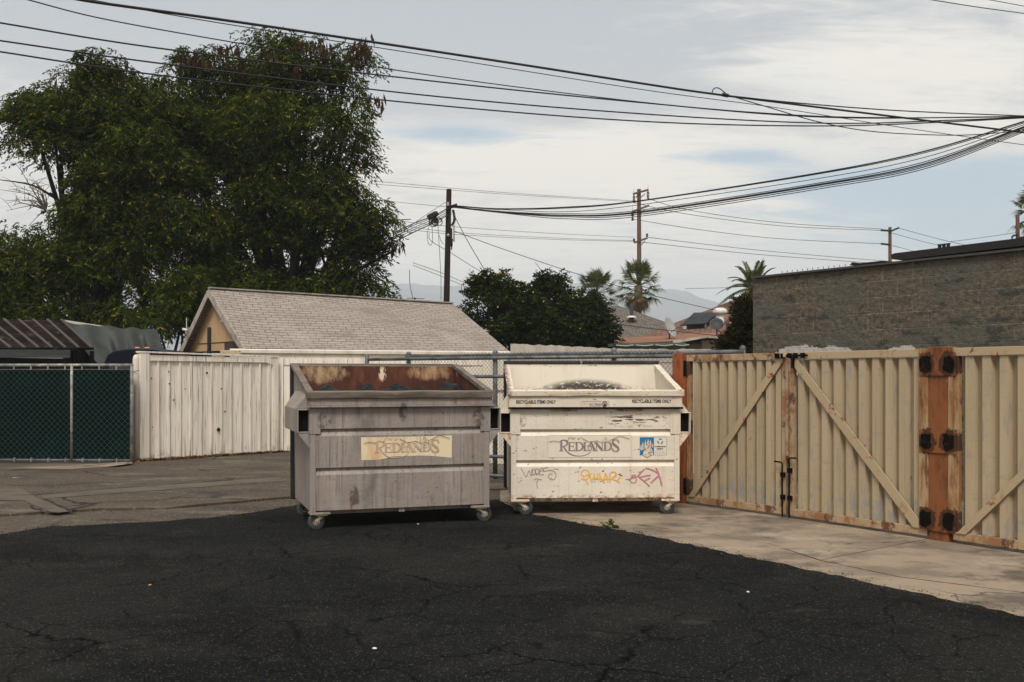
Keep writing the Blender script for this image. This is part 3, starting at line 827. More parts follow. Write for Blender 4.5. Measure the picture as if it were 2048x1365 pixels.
# sliding latch across the top of the two leaves
mb = MB()
mb.tube([(-.17, -.05, GT - .035), (.26, -.05, GT - .035)], .011, 8)
for x in (-.15, -.07, .02, .10, .2):
    mb.box(x - .018, x + .018, -.068, -.031, GT - .06, GT - .008)
mb.box(.055, .085, -.064, -.034, GT - .17, GT - .05)
mb.build('slide_latch', M['black_rust'], leaf2)
MB().box(-.10, -.02, -.066, -.032, GT - .05, GT - .005).build('latch_sleeve', M['caster_cream'], leaf2, bev=.005)
MB().box(-.045, -.006, -.034, -.031, .67, GT - .09).build('cover_strip', M['gate_rusty'], leaf2)

# hinge posts
ad = (A1 - A0).normalized()
p0 = A0 - ad * 0.04
loc, rz, _ = frame_at(p0 - ad * 0.17, p0)
gp = thing('gate_post', 'orange rusted square steel post right behind the white dumpster', 'post', loc, rz + R(24))
MB().box(0, .165, -.08, .08, 0, 1.80).build('post', M['orange'], gp, bev=.005)
for z in (.22, 1.62):
    MB().box(.135, .195, -.10, -.055, z - .09, z + .09).build('hinge', M['black_rust'], gp, bev=.008)
MB().box(.168, .20, -.05, .02, .06, 1.76).build('stile_strip', M['rust_tan'], gp)

loc, rz, _ = frame_at(B1 + bd * .01, C0)
wp = thing('gate_post', 'wide rust streaked steel post with black greased hinges between two gate leaves', 'post', loc, rz)
MB().box(.012, .215, -.04, .10, 0, 1.79).build('post', M['rust_post'], wp, bev=.006)
MB().box(-.085, .0105, -.046, -.031, .12, 1.78).build('side_plate', M['rust_tan'], wp)
MB().box(.2165, .262, -.046, .03, .10, 1.78).build('side_plate', M['rust_tan'], wp)
for z in (.20, .92, 1.63):
    MB().box(-.075, .290, -.054, -.047, z - .105, z + .105).build('hinge_plate', M['rust_post'], wp)
    for x in (-.010, .225):
        r = random.Random(int(z * 100 + x * 1000))
        q = []
        for k in range(16):
            a = 2 * math.pi * k / 16
            rx, rz_ = .058, .074
            q.append((x + rx * max(-1, min(1, 1.25 * math.cos(a))) * r.uniform(.72, 1.12), -.060, z + rz_ * max(-1, min(1, 1.25 * math.sin(a))) * r.uniform(.75, 1.12)))
        MB().prism(q, (0, .0055, 0)).build('hinge', M['black_rust'], wp)

# ------------------------------------------------------------------ dumpsters
def caster(parent, x, y, side, mfork, deck):
    c = bpy.data.objects.new('caster', None)
    C.objects.link(c); c.parent = parent; c.location = (x, y, 0)
    r = .083
    cx = .045 * side
    mb = MB()
    mb.box(-.06, .06, -.05, .05, deck - .018, deck - .002)
    mb.lathe([(.0, .0), (.035, .0), (.035, .02), (.0, .02)], (0, 0, deck - .038))
    for s in (-1, 1):
        y0 = s * .034
        mb.prism([(-.03, y0 - .003, deck - .03), (.03, y0 - .003, deck - .03), (cx + .020, y0 - .003, r + .012), (cx + .012, y0 - .003, r - .018), (cx - .012, y0 - .003, r - .018), (cx - .022, y0 - .003, r + .012)], (0, .006, 0))
    mb.build('fork', mfork, c, bev=.002)
    MB().lathe([(.03, -.022), (r - .012, -.025), (r - .003, -.018), (r, -.006), (r, .006), (r - .003, .018), (r - .012, .025), (.03, .022)], (cx, 0, r), (0, 1, 0), 28).build('wheel', M['rubber'], c, smooth=True)
    MB().lathe([(.0, -.040), (.011, -.040), (.011, -.024), (.036, -.024), (.036, .024), (.011, .024), (.011, .040), (.0, .040)], (cx, 0, r), (0, 1, 0), 16).build('hub', M['steel'], c)
    return c


def warp(o, amp, seed):
    """years of knocks: long edges divided and pushed a few millimetres"""
    bm = bmesh.new(); bm.from_mesh(o.data)
    es = [e for e in bm.edges if e.calc_length() > .6]
    bmesh.ops.subdivide_edges(bm, edges=es, cuts=26, use_grid_fill=True)
    for v in bm.verts:
        k = mnoise.noise(Vector((v.co.x * 2.6, v.co.y * 2.6, seed))) + .5 * mnoise.noise(Vector((v.co.x * 8, v.co.y * 8, seed + 5)))
        k2 = mnoise.noise(Vector((v.co.x * 3.1, v.co.y * 3.1, seed + 9))) + .5 * mnoise.noise(Vector((v.co.x * 9, v.co.y * 9, seed + 2)))
        v.co.y += amp * k
        v.co.z += amp * .8 * k2
    bm.to_mesh(o.data); bm.free()
    m = o.modifiers.new('bevel', 'BEVEL'); m.width = .004; m.segments = 2; m.limit_method = 'ANGLE'
    return o


BW, BD, BT = 1.85, 1.20, 1.34       # width, depth at the floor, depth at the rim
ZB, ZF, ZR = .192, 1.376, 1.668     # deck, front rim, rear rim


def dumpster(name, label, loc, rz, g2, g1, band_top, lip_bot, pz, mb_out, mb_rim, mb_in, m_strip, mfork, lids, sides):
    d = thing(name, label, 'dumpster', loc, rz, 'dumpsters on casters')
    b = MB()
    # front sheet with two pressed grooves
    def groove(z):
        return [(0, z - .055), (.032, z - .008), (.032, z + .012), (0, z + .014)]
    outer = [(0, ZB)] + groove(g2) + groove(g1) + [(0, lip_bot)]
    prof = [(.058, y, z) for y, z in outer] + [(.058, .045, lip_bot), (.058, .045, ZB)]
    b.prism(prof, (BW - .116, 0, 0))
    for x in (0, BW - .0575):
        b.box(x, x + .0575, -.004, .045, ZB - .012, lip_bot)
    # sides, back, floor
    for x in (0.0, BW - .018):
        b.prism([(x, .046, ZB), (x, BD, ZB), (x, BT, ZR - .02), (x, .0, ZF - .03), (x, .0, lip_bot + .001), (x, .046, lip_bot + .001)], (.018, 0, 0))
    b.prism([(.019, BD - .018, ZB), (.019, BD, ZB), (.019, BT, ZR - .02), (.019, BT - .018, ZR - .02)], (BW - .038, 0, 0))
    b.box(.019, BW - .019, .046, BD - .02, ZB, ZB + .015)
    b.box(.02, BW - .02, .12, .20, ZB - .05, ZB - .001)
    b.box(.02, BW - .02, BD - .22, BD - .14, ZB - .05, ZB - .001)
    b.box(BW / 2 - .03, BW / 2 + .03, .02, .08, ZB - .045, ZB - .001)
    b.build('body', mb_out, d, bev=.003)
    # upper front band and rolled lip
    MB().prism([(-.022, -.002, lip_bot + .017), (-.022, -.034, lip_bot + .017), (-.022, -.036, band_top), (-.022, -.002, band_top)], (BW + .044, 0, 0)).build('front_band', mb_out, d, bev=.003)
    MB().prism([(-.030, -.002, lip_bot - .004), (-.030, -.058, lip_bot - .001), (-.030, -.058, lip_bot + .016), (-.030, -.002, lip_bot + .016)], (BW + .06, 0, 0)).build('ledge', m_strip, d, bev=.003)
    rim = MB()
    rim.prism([(-.04, .012, band_top + .001), (-.04, -.060, band_top + .001), (-.04, -.064, ZF - .012), (-.04, -.050, ZF), (-.04, .012, ZF)], (BW + .08, 0, 0))
    warp(rim.build('front_lip', mb_rim, d), .006, len(name))
    for s, x in ((-1, -.035), (1, BW - .035)):
        q = [(x, .013, ZF + .004), (x, .013, ZF - .045), (x, BT - .01, ZR - .045), (x, BT + .03, ZR - .04), (x, BT + .03, ZR), (x, BT - .015, ZR)]
        warp(MB().prism(q, (.07, 0, 0)).build('side_rim', mb_rim, d), .006, len(name) + s)
    MB().prism([(.0355, BT - .018, ZR - .05), (.0355, BT + .028, ZR - .05), (.0355, BT + .028, ZR - .002), (.0355, BT - .018, ZR - .002)], (BW - .071, 0, 0)).build('rear_rim', mb_rim, d, bev=.003)
    # lining seen over the rim
    li = MB()
    x0, x1 = .0215, BW - .0215
    li.poly([(x0, BD - .023, ZB + .02), (x1, BD - .023, ZB + .02), (x1, BT - .0215, ZR - .03), (x0, BT - .0215, ZR - .03)])
    for x in (x0, x1):
        li.poly([(x, .05, ZB + .02), (x, BD - .023, ZB + .02), (x, BT - .0215, ZR - .03), (x, .016, ZF - .02)])
    li.poly([(x0, .05, ZB + .02), (x1, .05, ZB + .02), (x1, .05, ZF - .06), (x0, .05, ZF - .06)])
    li.poly([(x0, .05, ZB + .017), (x1, .05, ZB + .017), (x1, BD - .023, ZB + .017), (x0, BD - .023, ZB + .017)])
    li.build('lining', mb_in, d, fix=False)
    # fork pockets with sloped covers and gussets
    for s, xb in ((-1, -.0015), (1, BW + .0015)):
        pk = MB()
        w = .118
        z0, z1 = pz
        X = lambda q: xb + s * q
        def bx(a, c, y0, y1, za, zc):
            pk.box(min(X(a), X(c)), max(X(a), X(c)), y0, y1, za, zc)
        bx(0, w, -.012, 1.14, z0, z0 + .010)
        bx(0, w, -.012, 1.14, z1 - .010, z1)
        bx(w - .010, w, -.012, 1.14, z0 + .0101, z1 - .0101)
        bx(0, .008, -.012, 1.14, z0 + .0101, z1 - .0101)
        bx(.0081, w - .0101, 1.10, 1.11, z0 + .0101, z1 - .0101)
        pk.prism([(X(0), .10, z1 + .001), (X(w), .10, z1 + .001), (X(0), .10, z1 + .17)], (0, 1.04, 0))
        pk.build('fork_pocket', mb_out, d, bev=.003)
        MB().prism([(X(0), -.006, z0 - .001), (X(w), -.006, z0 - .001), (X(.0), -.006, z0 - .15)], (0, .010, 0)).build('gusset', mfork if 'white' in name else mb_out, d)
        MB().box(min(X(.0105), X(w - .012)), max(X(.0105), X(w - .012)), .05, .06, z0 + .012, z1 - .012).build('pocket_shade', M['black_rust'], d)  # black plate just inside the pocket mouth stands in for its inner shade
        fx = (.0, .10) if s < 0 else (BW - .10, BW)
        MB().box(fx[0] - .002, fx[1] + .002, -.011, -.005, z0 - .012, z1 + .01).build('wear_plate', mb_out, d)
    # corner plates and casters
    for x in (0.0, BW):
        sx = 1 if x == 0 else -1
        MB().box(min(x, x + sx * .20), max(x, x + sx * .20), -.012, .14, ZB - .036, ZB - .0125).build('corner_plate', mfork if 'white' in name else mb_out, d, bev=.003)
    caster(d, .115, .06, sides[0], mfork, ZB - .034)
    caster(d, BW - .085, .06, sides[1], mfork, ZB - .034)
    caster(d, .13, BD - .12, sides[0], M['black_rust'], ZB - .034)
    caster(d, BW - .13, BD - .12, sides[1], M['black_rust'], ZB - .034)
    # two plastic lids thrown back behind the rear rim
    for k in range(2):
        xa, xb_ = (-.035, BW / 2 - .012) if k == 0 else (BW / 2 + .012, BW + .035)
        zt = ZR + lids
        lid = MB()
        lid.prism([(xa, BT + .032, zt), (xa, BT + .075, zt), (xa, BD + .16, .16), (xa, BD + .125, .16)], (xb_ - xa, 0, 0))
        lo = lid.build('lid', M['black'], d, bev=.012)
    return d


gray = dumpster('gray_dumpster', 'gray streaked dumpster with rusty inside and a peeling cream sign on its front', (-1.985, 9.77, 0), R(19), .600, .985, 1.300, 1.214, (.965, 1.195),
                M['bin_gray'], M['bin_rim'], M['bin_rust'], M['bin_gray'], M['caster_cream'], -.012, (-1, 1))
white = dumpster('white_dumpster', 'white dumpster with recycling lettering and graffiti, standing left of the steel gates', (-.011, 10.84, 0), R(2.4), .592, .928, 1.306, 1.168, (.902, 1.128),
                 M['bin_white'], M['bin_white_rim'], M['bin_white_in'], M['black_rust'], M['caster_white'], .050, (1, -1))
for x in (.44, 1.16):
    MB().box(x, x + .28, -.030, -.006, 1.145, 1.160).build('lip_tab', M['gate_rusty'], white)


# --- printed logo: strokes drawn in the pixel grid of the white decal, then mapped onto a bin front
def logo(parent, mapf, y, ink, line, dome_mat):
    lay = [0]
    def st(mb, pts, w, n=0):
        if n:
            pts = spline(pts, n)
            if isinstance(w, list):
                w = [float(v) for v in np.interp(np.linspace(0, 1, len(pts)), np.linspace(0, 1, len(w)), w)]
        lay[0] += 1
        k = mapf((1, 0))[0] - mapf((0, 0))[0]
        ww = [v * k for v in w] if isinstance(w, list) else w * k
        mb.ribbon([mapf(p) for p in pts], ww, y - .00025 * lay[0])
    b = MB()
    # R with its long swash
    st(b, [(395, 272), (395, 500)], 50); st(b, [(343, 510), (445, 510)], 16)
    st(b, [(352, 290), (395, 262), (465, 250), (520, 272), (542, 320), (522, 368), (470, 392), (440, 392)], [10, 24, 28, 34, 40, 30, 18, 10], 6)
    st(b, [(440, 388), (480, 455), (540, 532), (640, 600), (760, 630), (880, 632), (990, 606), (1070, 560), (1115, 492), (1126, 430), (1100, 396), (1060, 378), (1025, 392), (1018, 418)], [34, 34, 30, 24, 16, 13, 12, 13, 16, 18, 20, 16, 14, 22], 6)
    # E
    st(b, [(590, 305), (590, 498)], 42); st(b, [(562, 304), (706, 304)], 13); st(b, [(706, 300), (709, 345)], 12)
    st(b, [(608, 395), (682, 395)], 12); st(b, [(684, 372), (684, 432)], 12); st(b, [(562, 500), (716, 500)], 14); st(b, [(714, 506), (722, 452)], 12)
    # D
    for ox, top in ((0, 0), (690, -6)):
        st(b, [(765 + ox, 308 + top), (765 + ox, 496 + top)], 44)
        st(b, [(724 + ox, 304 + top), (825 + ox, 303 + top), (888 + ox, 332 + top), (916 + ox, 400 + top), (888 + ox, 468 + top), (825 + ox, 498 + top), (722 + ox, 500 + top)], [12, 13, 30, 46, 30, 14, 13], 6)
    # L
    st(b, [(960, 306), (960, 488)], 42); st(b, [(932, 303), (1000, 303)], 12); st(b, [(928, 493), (1082, 493)], 14); st(b, [(1078, 496), (1086, 455)], 12)
    # A
    st(b, [(1112, 290), (1040, 470)], 14); st(b, [(1106, 288), (1205, 490)], 46); st(b, [(1140, 496), (1278, 496)], 13)
    # N
    st(b, [(1242, 302), (1242, 490)], 15); st(b, [(1226, 302), (1388, 492)], 46); st(b, [(1388, 302), (1388, 490)], 15)
    st(b, [(1186, 298), (1262, 298)], 12); st(b, [(1350, 299), (1424, 299)], 12)
    # S
    st(b, [(1786, 308), (1776, 262), (1720, 238), (1662, 246), (1636, 290), (1660, 342), (1720, 386), (1770, 430), (1780, 474), (1750, 508), (1690, 514), (1645, 490), (1634, 452)], [40, 22, 16, 24, 40, 46, 48, 46, 40, 22, 16, 26, 40], 6)
    b.build('lettering', ink, parent, fix=False)
    c = MB()
    a, e = mapf((560, 246)), mapf((745, 172))
    text_into(c, 'City', a[0], e[0], a[1], e[1], y - .0003, .35)
    a, e = mapf((786, 246)), mapf((872, 176))
    text_into(c, 'of', a[0], e[0], a[1], e[1], y - .0003, .35)
    c.build('lettering', ink, parent, fix=False)
    for q in ([(95, 292), (220, 268), (300, 282), (362, 298)], [(520, 272), (570, 242)], [(895, 205), (1065, 296), (1180, 285), (1250, 266), (1350, 302)], [(1555, 262), (1640, 236), (1690, 205), (1800, 160), (1850, 160), (2050, 222)]):
        l = MB(); st(l, q, 11); l.build('ridge_line', line, parent, fix=False)
    dm = MB()
    st(dm, [(1465 + 100 * math.cos(t), 300 - 85 * math.sin(t)) for t in np.linspace(-.2, math.pi + .2, 18)], 7)
    st(dm, [(1465 + 26 * math.cos(t), 194 - 22 * math.sin(t)) for t in np.linspace(0, 2 * math.pi, 14)], 8)
    for q in ([(1440, 190), (1490, 190)], [(1500, 300), (1500, 420)], [(1420, 350), (1560, 350)], [(1420, 415), (1560, 415)], [(1560, 240), (1560, 420)]):
        st(dm, q, 6)
    st(dm, [(1445, 268), (1520, 270)], 14)
    dm.build('dome_drawing', dome_mat, parent, fix=False)


def WX(px): return (px - 1022.0) / 339.5 * BW
def WZ(py): return EYE - (py - HY) / F * 10.85


# white bin: decal, logo, words
q = [(WX(1096), WZ(915.5)), (WX(1263), WZ(915.5)), (WX(1263), WZ(871.5)), (WX(1096), WZ(871.5))]
MB().poly([(x, -.0016, z) for x, z in q]).build('decal', M['decal_white'], white, fix=False)
mb = MB()
for k, (a, b) in enumerate(zip(q, q[1:] + q[:1])):
    mb.ribbon([a, b], .004, -.0024 - .0002 * k)
mb.build('decal_edge', M['decal_edge'], white, fix=False)
logo(white, lambda p: (WX(1090 + p[0] / 12.05), WZ(860 + p[1] / 12.05)), -.004, M['ink'], M['ink_dark'], M['decal_edge'])
mb = MB()
text_into(mb, 'RECYCLABLE ITEMS ONLY', .055, .487, WZ(808.2) + .004, WZ(801.3) + .004, -.0385, 0, .028)
mb.build('lettering', M['ink_dark'], white, fix=False); mb = MB()
text_into(mb, 'RECYCLABLE ITEMS ONLY', 1.322, 1.752, WZ(807.0) + .004, WZ(800.0) + .004, -.0385, 0, .028)
mb.build('lettering', M['ink_dark'], white, fix=False); mb = MB()
text_into(mb, 'NO TRASH', WX(1178.5), WX(1203), WZ(810.5), WZ(806.6), -.0395, 0, .0)
mb.build('lettering', M['ink_dark'], white, fix=False); mb = MB()
text_into(mb, '#', WX(1167.5), WX(1170), WZ(808.5), WZ(806.0), -.0395, .2, .0)
mb.build('lettering', M['ink_dark'], white, fix=False)
mb = MB()
x0, x1, z0, z1 = WX(1163.5), WX(1217.5), WZ(814.5), WZ(803)
for k, (a, b) in enumerate((((x0, z0), (x0, z1)), ((x0, z1), (x1, z1)), ((x1, z1), (x1, z0)), ((WX(1178), WZ(812)), (WX(1203), WZ(812))))):
    mb.ribbon([a, b], .0035, -.0378 - .0002 * k)
mb.build('sticker_edge', M['marker'], white, fix=False)
mb = MB()
cx, cz = WX(1209.5), WZ(808.6)
mb.ribbon([(cx + .026 * math.cos(t), cz + .024 * math.sin(t)) for t in np.linspace(0, 2 * math.pi, 20)], .007, -.0392)
mb.poly([(cx + .014 * math.cos(t), -.0394, cz - .004 + .013 * math.sin(t)) for t in np.linspace(0, 2 * math.pi, 12, endpoint=False)])
mb.poly([(cx - .03, -.0396, cz - .026), (cx + .008, -.0396, cz - .026), (cx - .004, -.0396, cz - .012)])
mb.build('sticker_mark', M['ink_dark'], white, fix=False)

# recycling sticker
SX = lambda p: WX(1260 + p / 19.5)
SZ = lambda p: WZ(860 + p / 19.5)
def spoly(mb, pts, y): mb.poly([(SX(a), y, SZ(b)) for a, b in pts])
mb = MB(); spoly(mb, [(400, 1010), (540, 1012), (700, 1110), (870, 1012), (1470, 1005), (1475, 310), (1450, 288), (420, 288), (395, 320)], -.0016)
mb.build('sticker', M['st_white'], white, fix=False)
mb = MB(); spoly(mb, [(410, 1005), (520, 1005), (560, 900), (930, 880), (930, 1005), (968, 1005), (968, 300), (425, 300), (408, 325)], -.0024)
mb.build('blue_panel', M['st_blue'], white, fix=False)
mb = MB()
r = random.Random(5)
for k, (x, t, w, h) in enumerate(((460, 580, 60, 230), (530, 470, 50, 330), (630, 400, 70, 380), (735, 380, 80, 290), (825, 420, 70, 250), (905, 550, 60, 150), (700, 560, 80, 300), (800, 600, 80, 260), (620, 580, 70, 200), (860, 720, 80, 200))):
    spoly(mb, [(x - w / 2, t + h), (x + w / 2, t + h), (x + w / 2, t + h * .35), (x + w * .18, t + h * .16), (x + w * .15, t), (x - w * .15, t), (x - w * .18, t + h * .16), (x - w / 2, t + h * .35)], -.0028 - .0003 * k)
spoly(mb, [(550, 850), (540, 1000), (700, 1095), (870, 1000), (930, 860), (800, 700), (690, 760)], -.0060)
mb.build('bottle_picture', M['st_beige'], white, fix=False)
mb = MB()
text_into(mb, 'COMMINGLED', SX(985), SX(1440), SZ(695), SZ(645), -.0026, 0, .05)
text_into(mb, 'ONLY', SX(1075), SX(1345), SZ(785), SZ(722), -.0026, 0, .06)
mb.build('lettering', M['ink_dark'], white, fix=False)
mb = MB()
for k, (a, b, z) in enumerate(((1010, 1410, 815), (990, 1440, 885), (1000, 1450, 935), (990, 1440, 1000))):
    xs = np.linspace(a, b, 9)
    for i in range(8):
        if (i * 7 + k) % 5:
            mb.ribbon([(SX(xs[i]), SZ(z)), (SX(xs[i + 1] - 10), SZ(z))], .0032, -.0024 - .0001 * k)
mb.ribbon([(SX(970), SZ(294)), (SX(1450), SZ(294)), (SX(1470), SZ(320)), (SX(1470), SZ(1000))], .004, -.0030)
mb.ribbon([(SX(520), SZ(1008)), (SX(700), SZ(1106)), (SX(880), SZ(1008))], .004, -.0031)
mb.build('small_print', M['marker'], white, fix=False)
mb = MB()
for k in range(3):
    a0 = math.pi / 2 + k * 2 * math.pi / 3
    pts = [(SX(1212 + 92 * math.cos(a0 + t)), SZ(465 - 92 * math.sin(a0 + t))) for t in np.linspace(.62, -.40, 8)]
    mb.ribbon(pts, .0125, -.0026 - .0003 * k)
    e = a0 - .40
    c, s = math.cos(e), math.sin(e)
    tip = a0 - .86
    spoly(mb, [(1212 + 52 * c, 465 - 52 * s), (1212 + 132 * c, 465 - 132 * s), (1212 + 92 * math.cos(tip), 465 - 92 * math.sin(tip))], -.0027 - .0003 * k)
mb.build('recycling_arrows', M['st_blue'], white, fix=False)


# graffiti on the white bin
def graffiti(mat, strokes, w):
    mb = MB()
    for k, s in enumerate(strokes):
        pts = spline(s, 5) if len(s) > 2 else s
        mb.ribbon([(WX(1000 + a / 5.12), WZ(860 + b / 5.12)) for a, b in pts], w, -.0018 - .0003 * k)
    mb.build('graffiti', mat, white, fix=False)


graffiti(M['marker'], [[(215, 392), (240, 440), (268, 484), (285, 445), (300, 420), (318, 470), (330, 445), (335, 405)],
                       [(345, 402), (325, 420), (335, 462), (360, 450), (358, 408), (345, 402)], [(380, 398), (365, 420), (375, 462), (398, 448), (395, 405), (380, 398)],
                       [(410, 430), (445, 412), (430, 392), (405, 420), (410, 462), (445, 455)], [(492, 388), (455, 395), (445, 425), (500, 418), (550, 425), (574, 460), (560, 505), (520, 510), (494, 480), (510, 455), (535, 455)],
                       [(348, 516), (372, 502), (430, 514)], [(392, 518), (376, 540), (384, 602)]], .0065)
graffiti(M['spray_y'], [[(912, 462), (860, 478), (834, 458), (846, 424), (890, 416), (918, 446), (908, 490), (870, 515), (830, 498)], [(858, 500), (885, 530), (912, 572)],
                        [(930, 452), (926, 495), (942, 520), (962, 490), (968, 455)], [(968, 455), (970, 518)], [(1000, 448), (1010, 520)], [(960, 512), (1030, 500)], [(1022, 445), (1036, 500), (1070, 550)],
                        [(1068, 548), (1084, 448), (1112, 542)], [(1050, 512), (1140, 505)], [(1134, 540), (1130, 452), (1172, 434), (1196, 466), (1150, 500), (1190, 520), (1228, 546)], [(1234, 470), (1222, 500), (1200, 528)]], .013)
graffiti(M['spray_p'], [[(1290, 513), (1345, 508), (1430, 478)], [(1372 + 32 * math.cos(t), 518 + 32 * math.sin(t)) for t in np.linspace(0, 6.28, 12)], [(1352, 470), (1398, 468)], [(1352, 472), (1380, 495), (1395, 470)]], .012)
graffiti(M['spray_p'], [[(1488, 406), (1418, 480)], [(1416, 478), (1542, 586)], [(1438, 490), (1552, 470)], [(1488, 526), (1546, 500)], [(1496, 398), (1560, 415), (1634, 452)], [(1605, 396), (1630, 450), (1668, 582)], [(1642, 468), (1550, 552)]], .018)

# gray bin: peeling decal with the same print, faded
def GX(px): return .505 + (px - 720.0) / 179.0 * .935
def GZ(py, x): return EYE - (py - HY) / F * (9.77 + .6 * x / BW)
def gp2(px, py):
    x = GX(px); return (x, GZ(py, x))
q = [gp2(*p) for p in ((721, 921), (756, 920), (768, 917), (780, 913.5), (838, 911.5), (862, 912.5), (899.5, 916), (900, 871.5), (810, 874), (720, 875))]
MB().poly([(x, -.0016, z) for x, z in q]).build('decal', M['decal'], gray, fix=False)
def gmap(p):
    a = 640 + (p[0] - 340) * .524
    b = 225 + (p[1] - 300) * .537 + (p[0] - 340) * -.012
    return gp2(640 + a / 6.024, 850 + b / 6.024)
logo(gray, gmap, -.004, M['ink_faded'], M['ink_dark'], M['ink'])

# rubbish bags lying in the gray bin
def blob(name, c, r, seed, mat, parent=None, knot=True):
    bm = bmesh.new()
    bmesh.ops.create_icosphere(bm, subdivisions=4, radius=1.0)
    for v in bm.verts:
        n = mnoise.noise(v.co * 1.6 + Vector((seed, 0, 0))) * .22 + mnoise.noise(v.co * 4.2 + Vector((0, seed, 0))) * .10 + abs(mnoise.noise(v.co * 8 + Vector((0, 0, seed)))) * .07
        v.co = v.co * (1 + n)
        if knot and v.co.z > .75:
            v.co.z += (v.co.z - .75) * .25
            v.co.x *= .9; v.co.y *= .9
        v.co = Vector((v.co.x * r[0], v.co.y * r[1], v.co.z * r[2]))
    me = bpy.data.meshes.new(name)
    bm.to_mesh(me); bm.free()
    me.polygons.foreach_set('use_smooth', [True] * len(me.polygons))
    me.materials.append(mat)
    o = bpy.data.objects.new(name, me)
    o.location = c
    C.objects.link(o)
    return o


mw = Matrix.Translation((-1.985, 9.77, 0)) @ Matrix.Rotation(R(19), 4, 'Z')
for k, (x, y, z, rr, lb) in enumerate((
        (.27, .62, 1.25, (.24, .20, .15), 'black bin bag at the left end of the gray dumpster'),
        (.72, .80, 1.22, (.17, .17, .19), 'small peaked black bin bag left of the middle of the gray dumpster'),
        (1.02, .66, 1.24, (.23, .20, .17), 'wide black bin bag in the middle of the gray dumpster'),
        (1.33, .85, 1.22, (.16, .15, .16), 'low black bin bag behind the rim, right of the middle of the gray dumpster'),
        (1.60, .60, 1.24, (.18, .19, .20), 'tall black bin bag at the right end of the gray dumpster'))):
    tag(blob('garbage_bag', mw @ Vector((x, y, z)), rr, 3.1 * k + 1, M['bag']), lb, 'bin bag', 'bin bags in the gray dumpster')
for k, (x, y, z, rr) in enumerate(((.55, .5, .82, (.42, .34, .30)), (1.25, .55, .80, (.46, .36, .30)))):
    tag(blob('garbage_bag', mw @ Vector((x, y, z)), rr, 7.7 * k + 2, M['bag'], knot=False), 'black bin bag deep in the gray dumpster below the others', 'bin bag', 'bin bags in the gray dumpster')

# ------------------------------------------------------------------ fences
def mesh_wire(x0, x1, z0, z1, pitch, r, y=0.0, n=3):
    """interlocked zigzag wires of a chain-link panel"""
    mb = MB()
    cols = int((x1 - x0) / (pitch / 2))
    rows = int((z1 - z0) / (pitch / 2))
    for c in range(cols):
        xa = x0 + c * pitch / 2
        pts = []
        for k in range(rows + 1):
            pts.append((xa + (pitch / 2 if (k + c) % 2 else 0), y + (.004 if (k + c) % 2 else -.004), z0 + k * (z1 - z0) / rows))
        mb.tube(pts, r, n, caps=False)
    return mb


# green screened chain-link gate, left edge
a, b = P(-60, 757, 17.6), P(266, 757, 17.45)
loc, rz, L = frame_at(a, b)
gg = thing('chain_link_gate', 'chain link gate backed with dark green screen at the left of the white fence', 'gate', loc, rz)
xl = L * 62 / 326
H = 1.74
fr = MB()
fr.tube([(0, 0, H - .01), (L, 0, H - .01)], .028, 10)
fr.build('top_rail', M['galv_light'], gg, smooth=True)
fr = MB()
fr.tube([(0, 0, .06), (L, 0, .06)], .022, 8)
fr.tube([(0, 0, H - .085), (L, 0, H - .085)], .008, 6)
fr.build('bottom_rail', M['galv'], gg, smooth=True)
MB().tube([(L - .02, 0, .03), (L - .02, 0, H)], .028, 10).build('end_post', M['galv_light'], gg, smooth=True)
MB().tube([(xl + .54 * (L - xl) , -.01, .06), (xl + .54 * (L - xl), -.01, H)], .024, 8).build('middle_post', M['galv_light'], gg, smooth=True)
cl = MB()
for k in range(9):
    x = .2 + k * (L - .3) / 8.6
    cl.box(x - .012, x + .012, -.034, -.022, H - .09, H + .012)
    cl.box(x - .010, x + .010, -.030, .030, .03, .10)
cl.build('clips', M['galv_light'], gg)
mesh_wire(.02, L - .03, .07, H - .09, .105, .0034, -.014).build('wire_mesh', M['wire'], gg, fix=False)
sc = MB()
nx, nz = 40, 16
for i in range(nx + 1):
    for k in range(nz + 1):
        x = .03 + (L - .08) * i / nx; z = .06 + (H - .15) * k / nz
        sc.v.append((x, .020 + .008 * mnoise.noise(Vector((x * 2.2, 0, z * 1.2))), z + (.012 * math.sin(x * 9) if k == nz else 0)))
for i in range(nx):
    for k in range(nz):
        q = i * (nz + 1) + k
        sc.f.append((q, q + nz + 1, q + nz + 2, q + 1))
sc.build('green_screen', M['screen'], gg, smooth=True, fix=False)
# twisted selvage on the end post
mb = MB()
for k in range(34):
    z = .12 + k * (H - .2) / 34
    mb.tube([(L - .055, -.02, z), (L - .01, -.040, z + .02), (L + .016, -.01, z + .035)], .004, 4)
mb.build('wire_ties', M['galv_light'], gg)

# rounded white downpipe-like post between gate and fence
wp_ = thing('fence_post', 'round topped white post squeezed between green gate and white fence', 'post', P(272, 757, 17.75).xy.to_3d())
mb = MB(); mb.lathe([(.0, 0), (.055, 0), (.055, 1.84), (.045, 1.89), (.02, 1.92), (0, 1.925)], (0, 0, 0), n=14)
mb.build('post', M['wall_white'], wp_, smooth=True)
MB().tube([(-.06, -.03, 1.63), (-.02, -.065, 1.62), (.10, -.12, 1.64)], .006, 5).build('tie_wire', M['orange'], wp_)

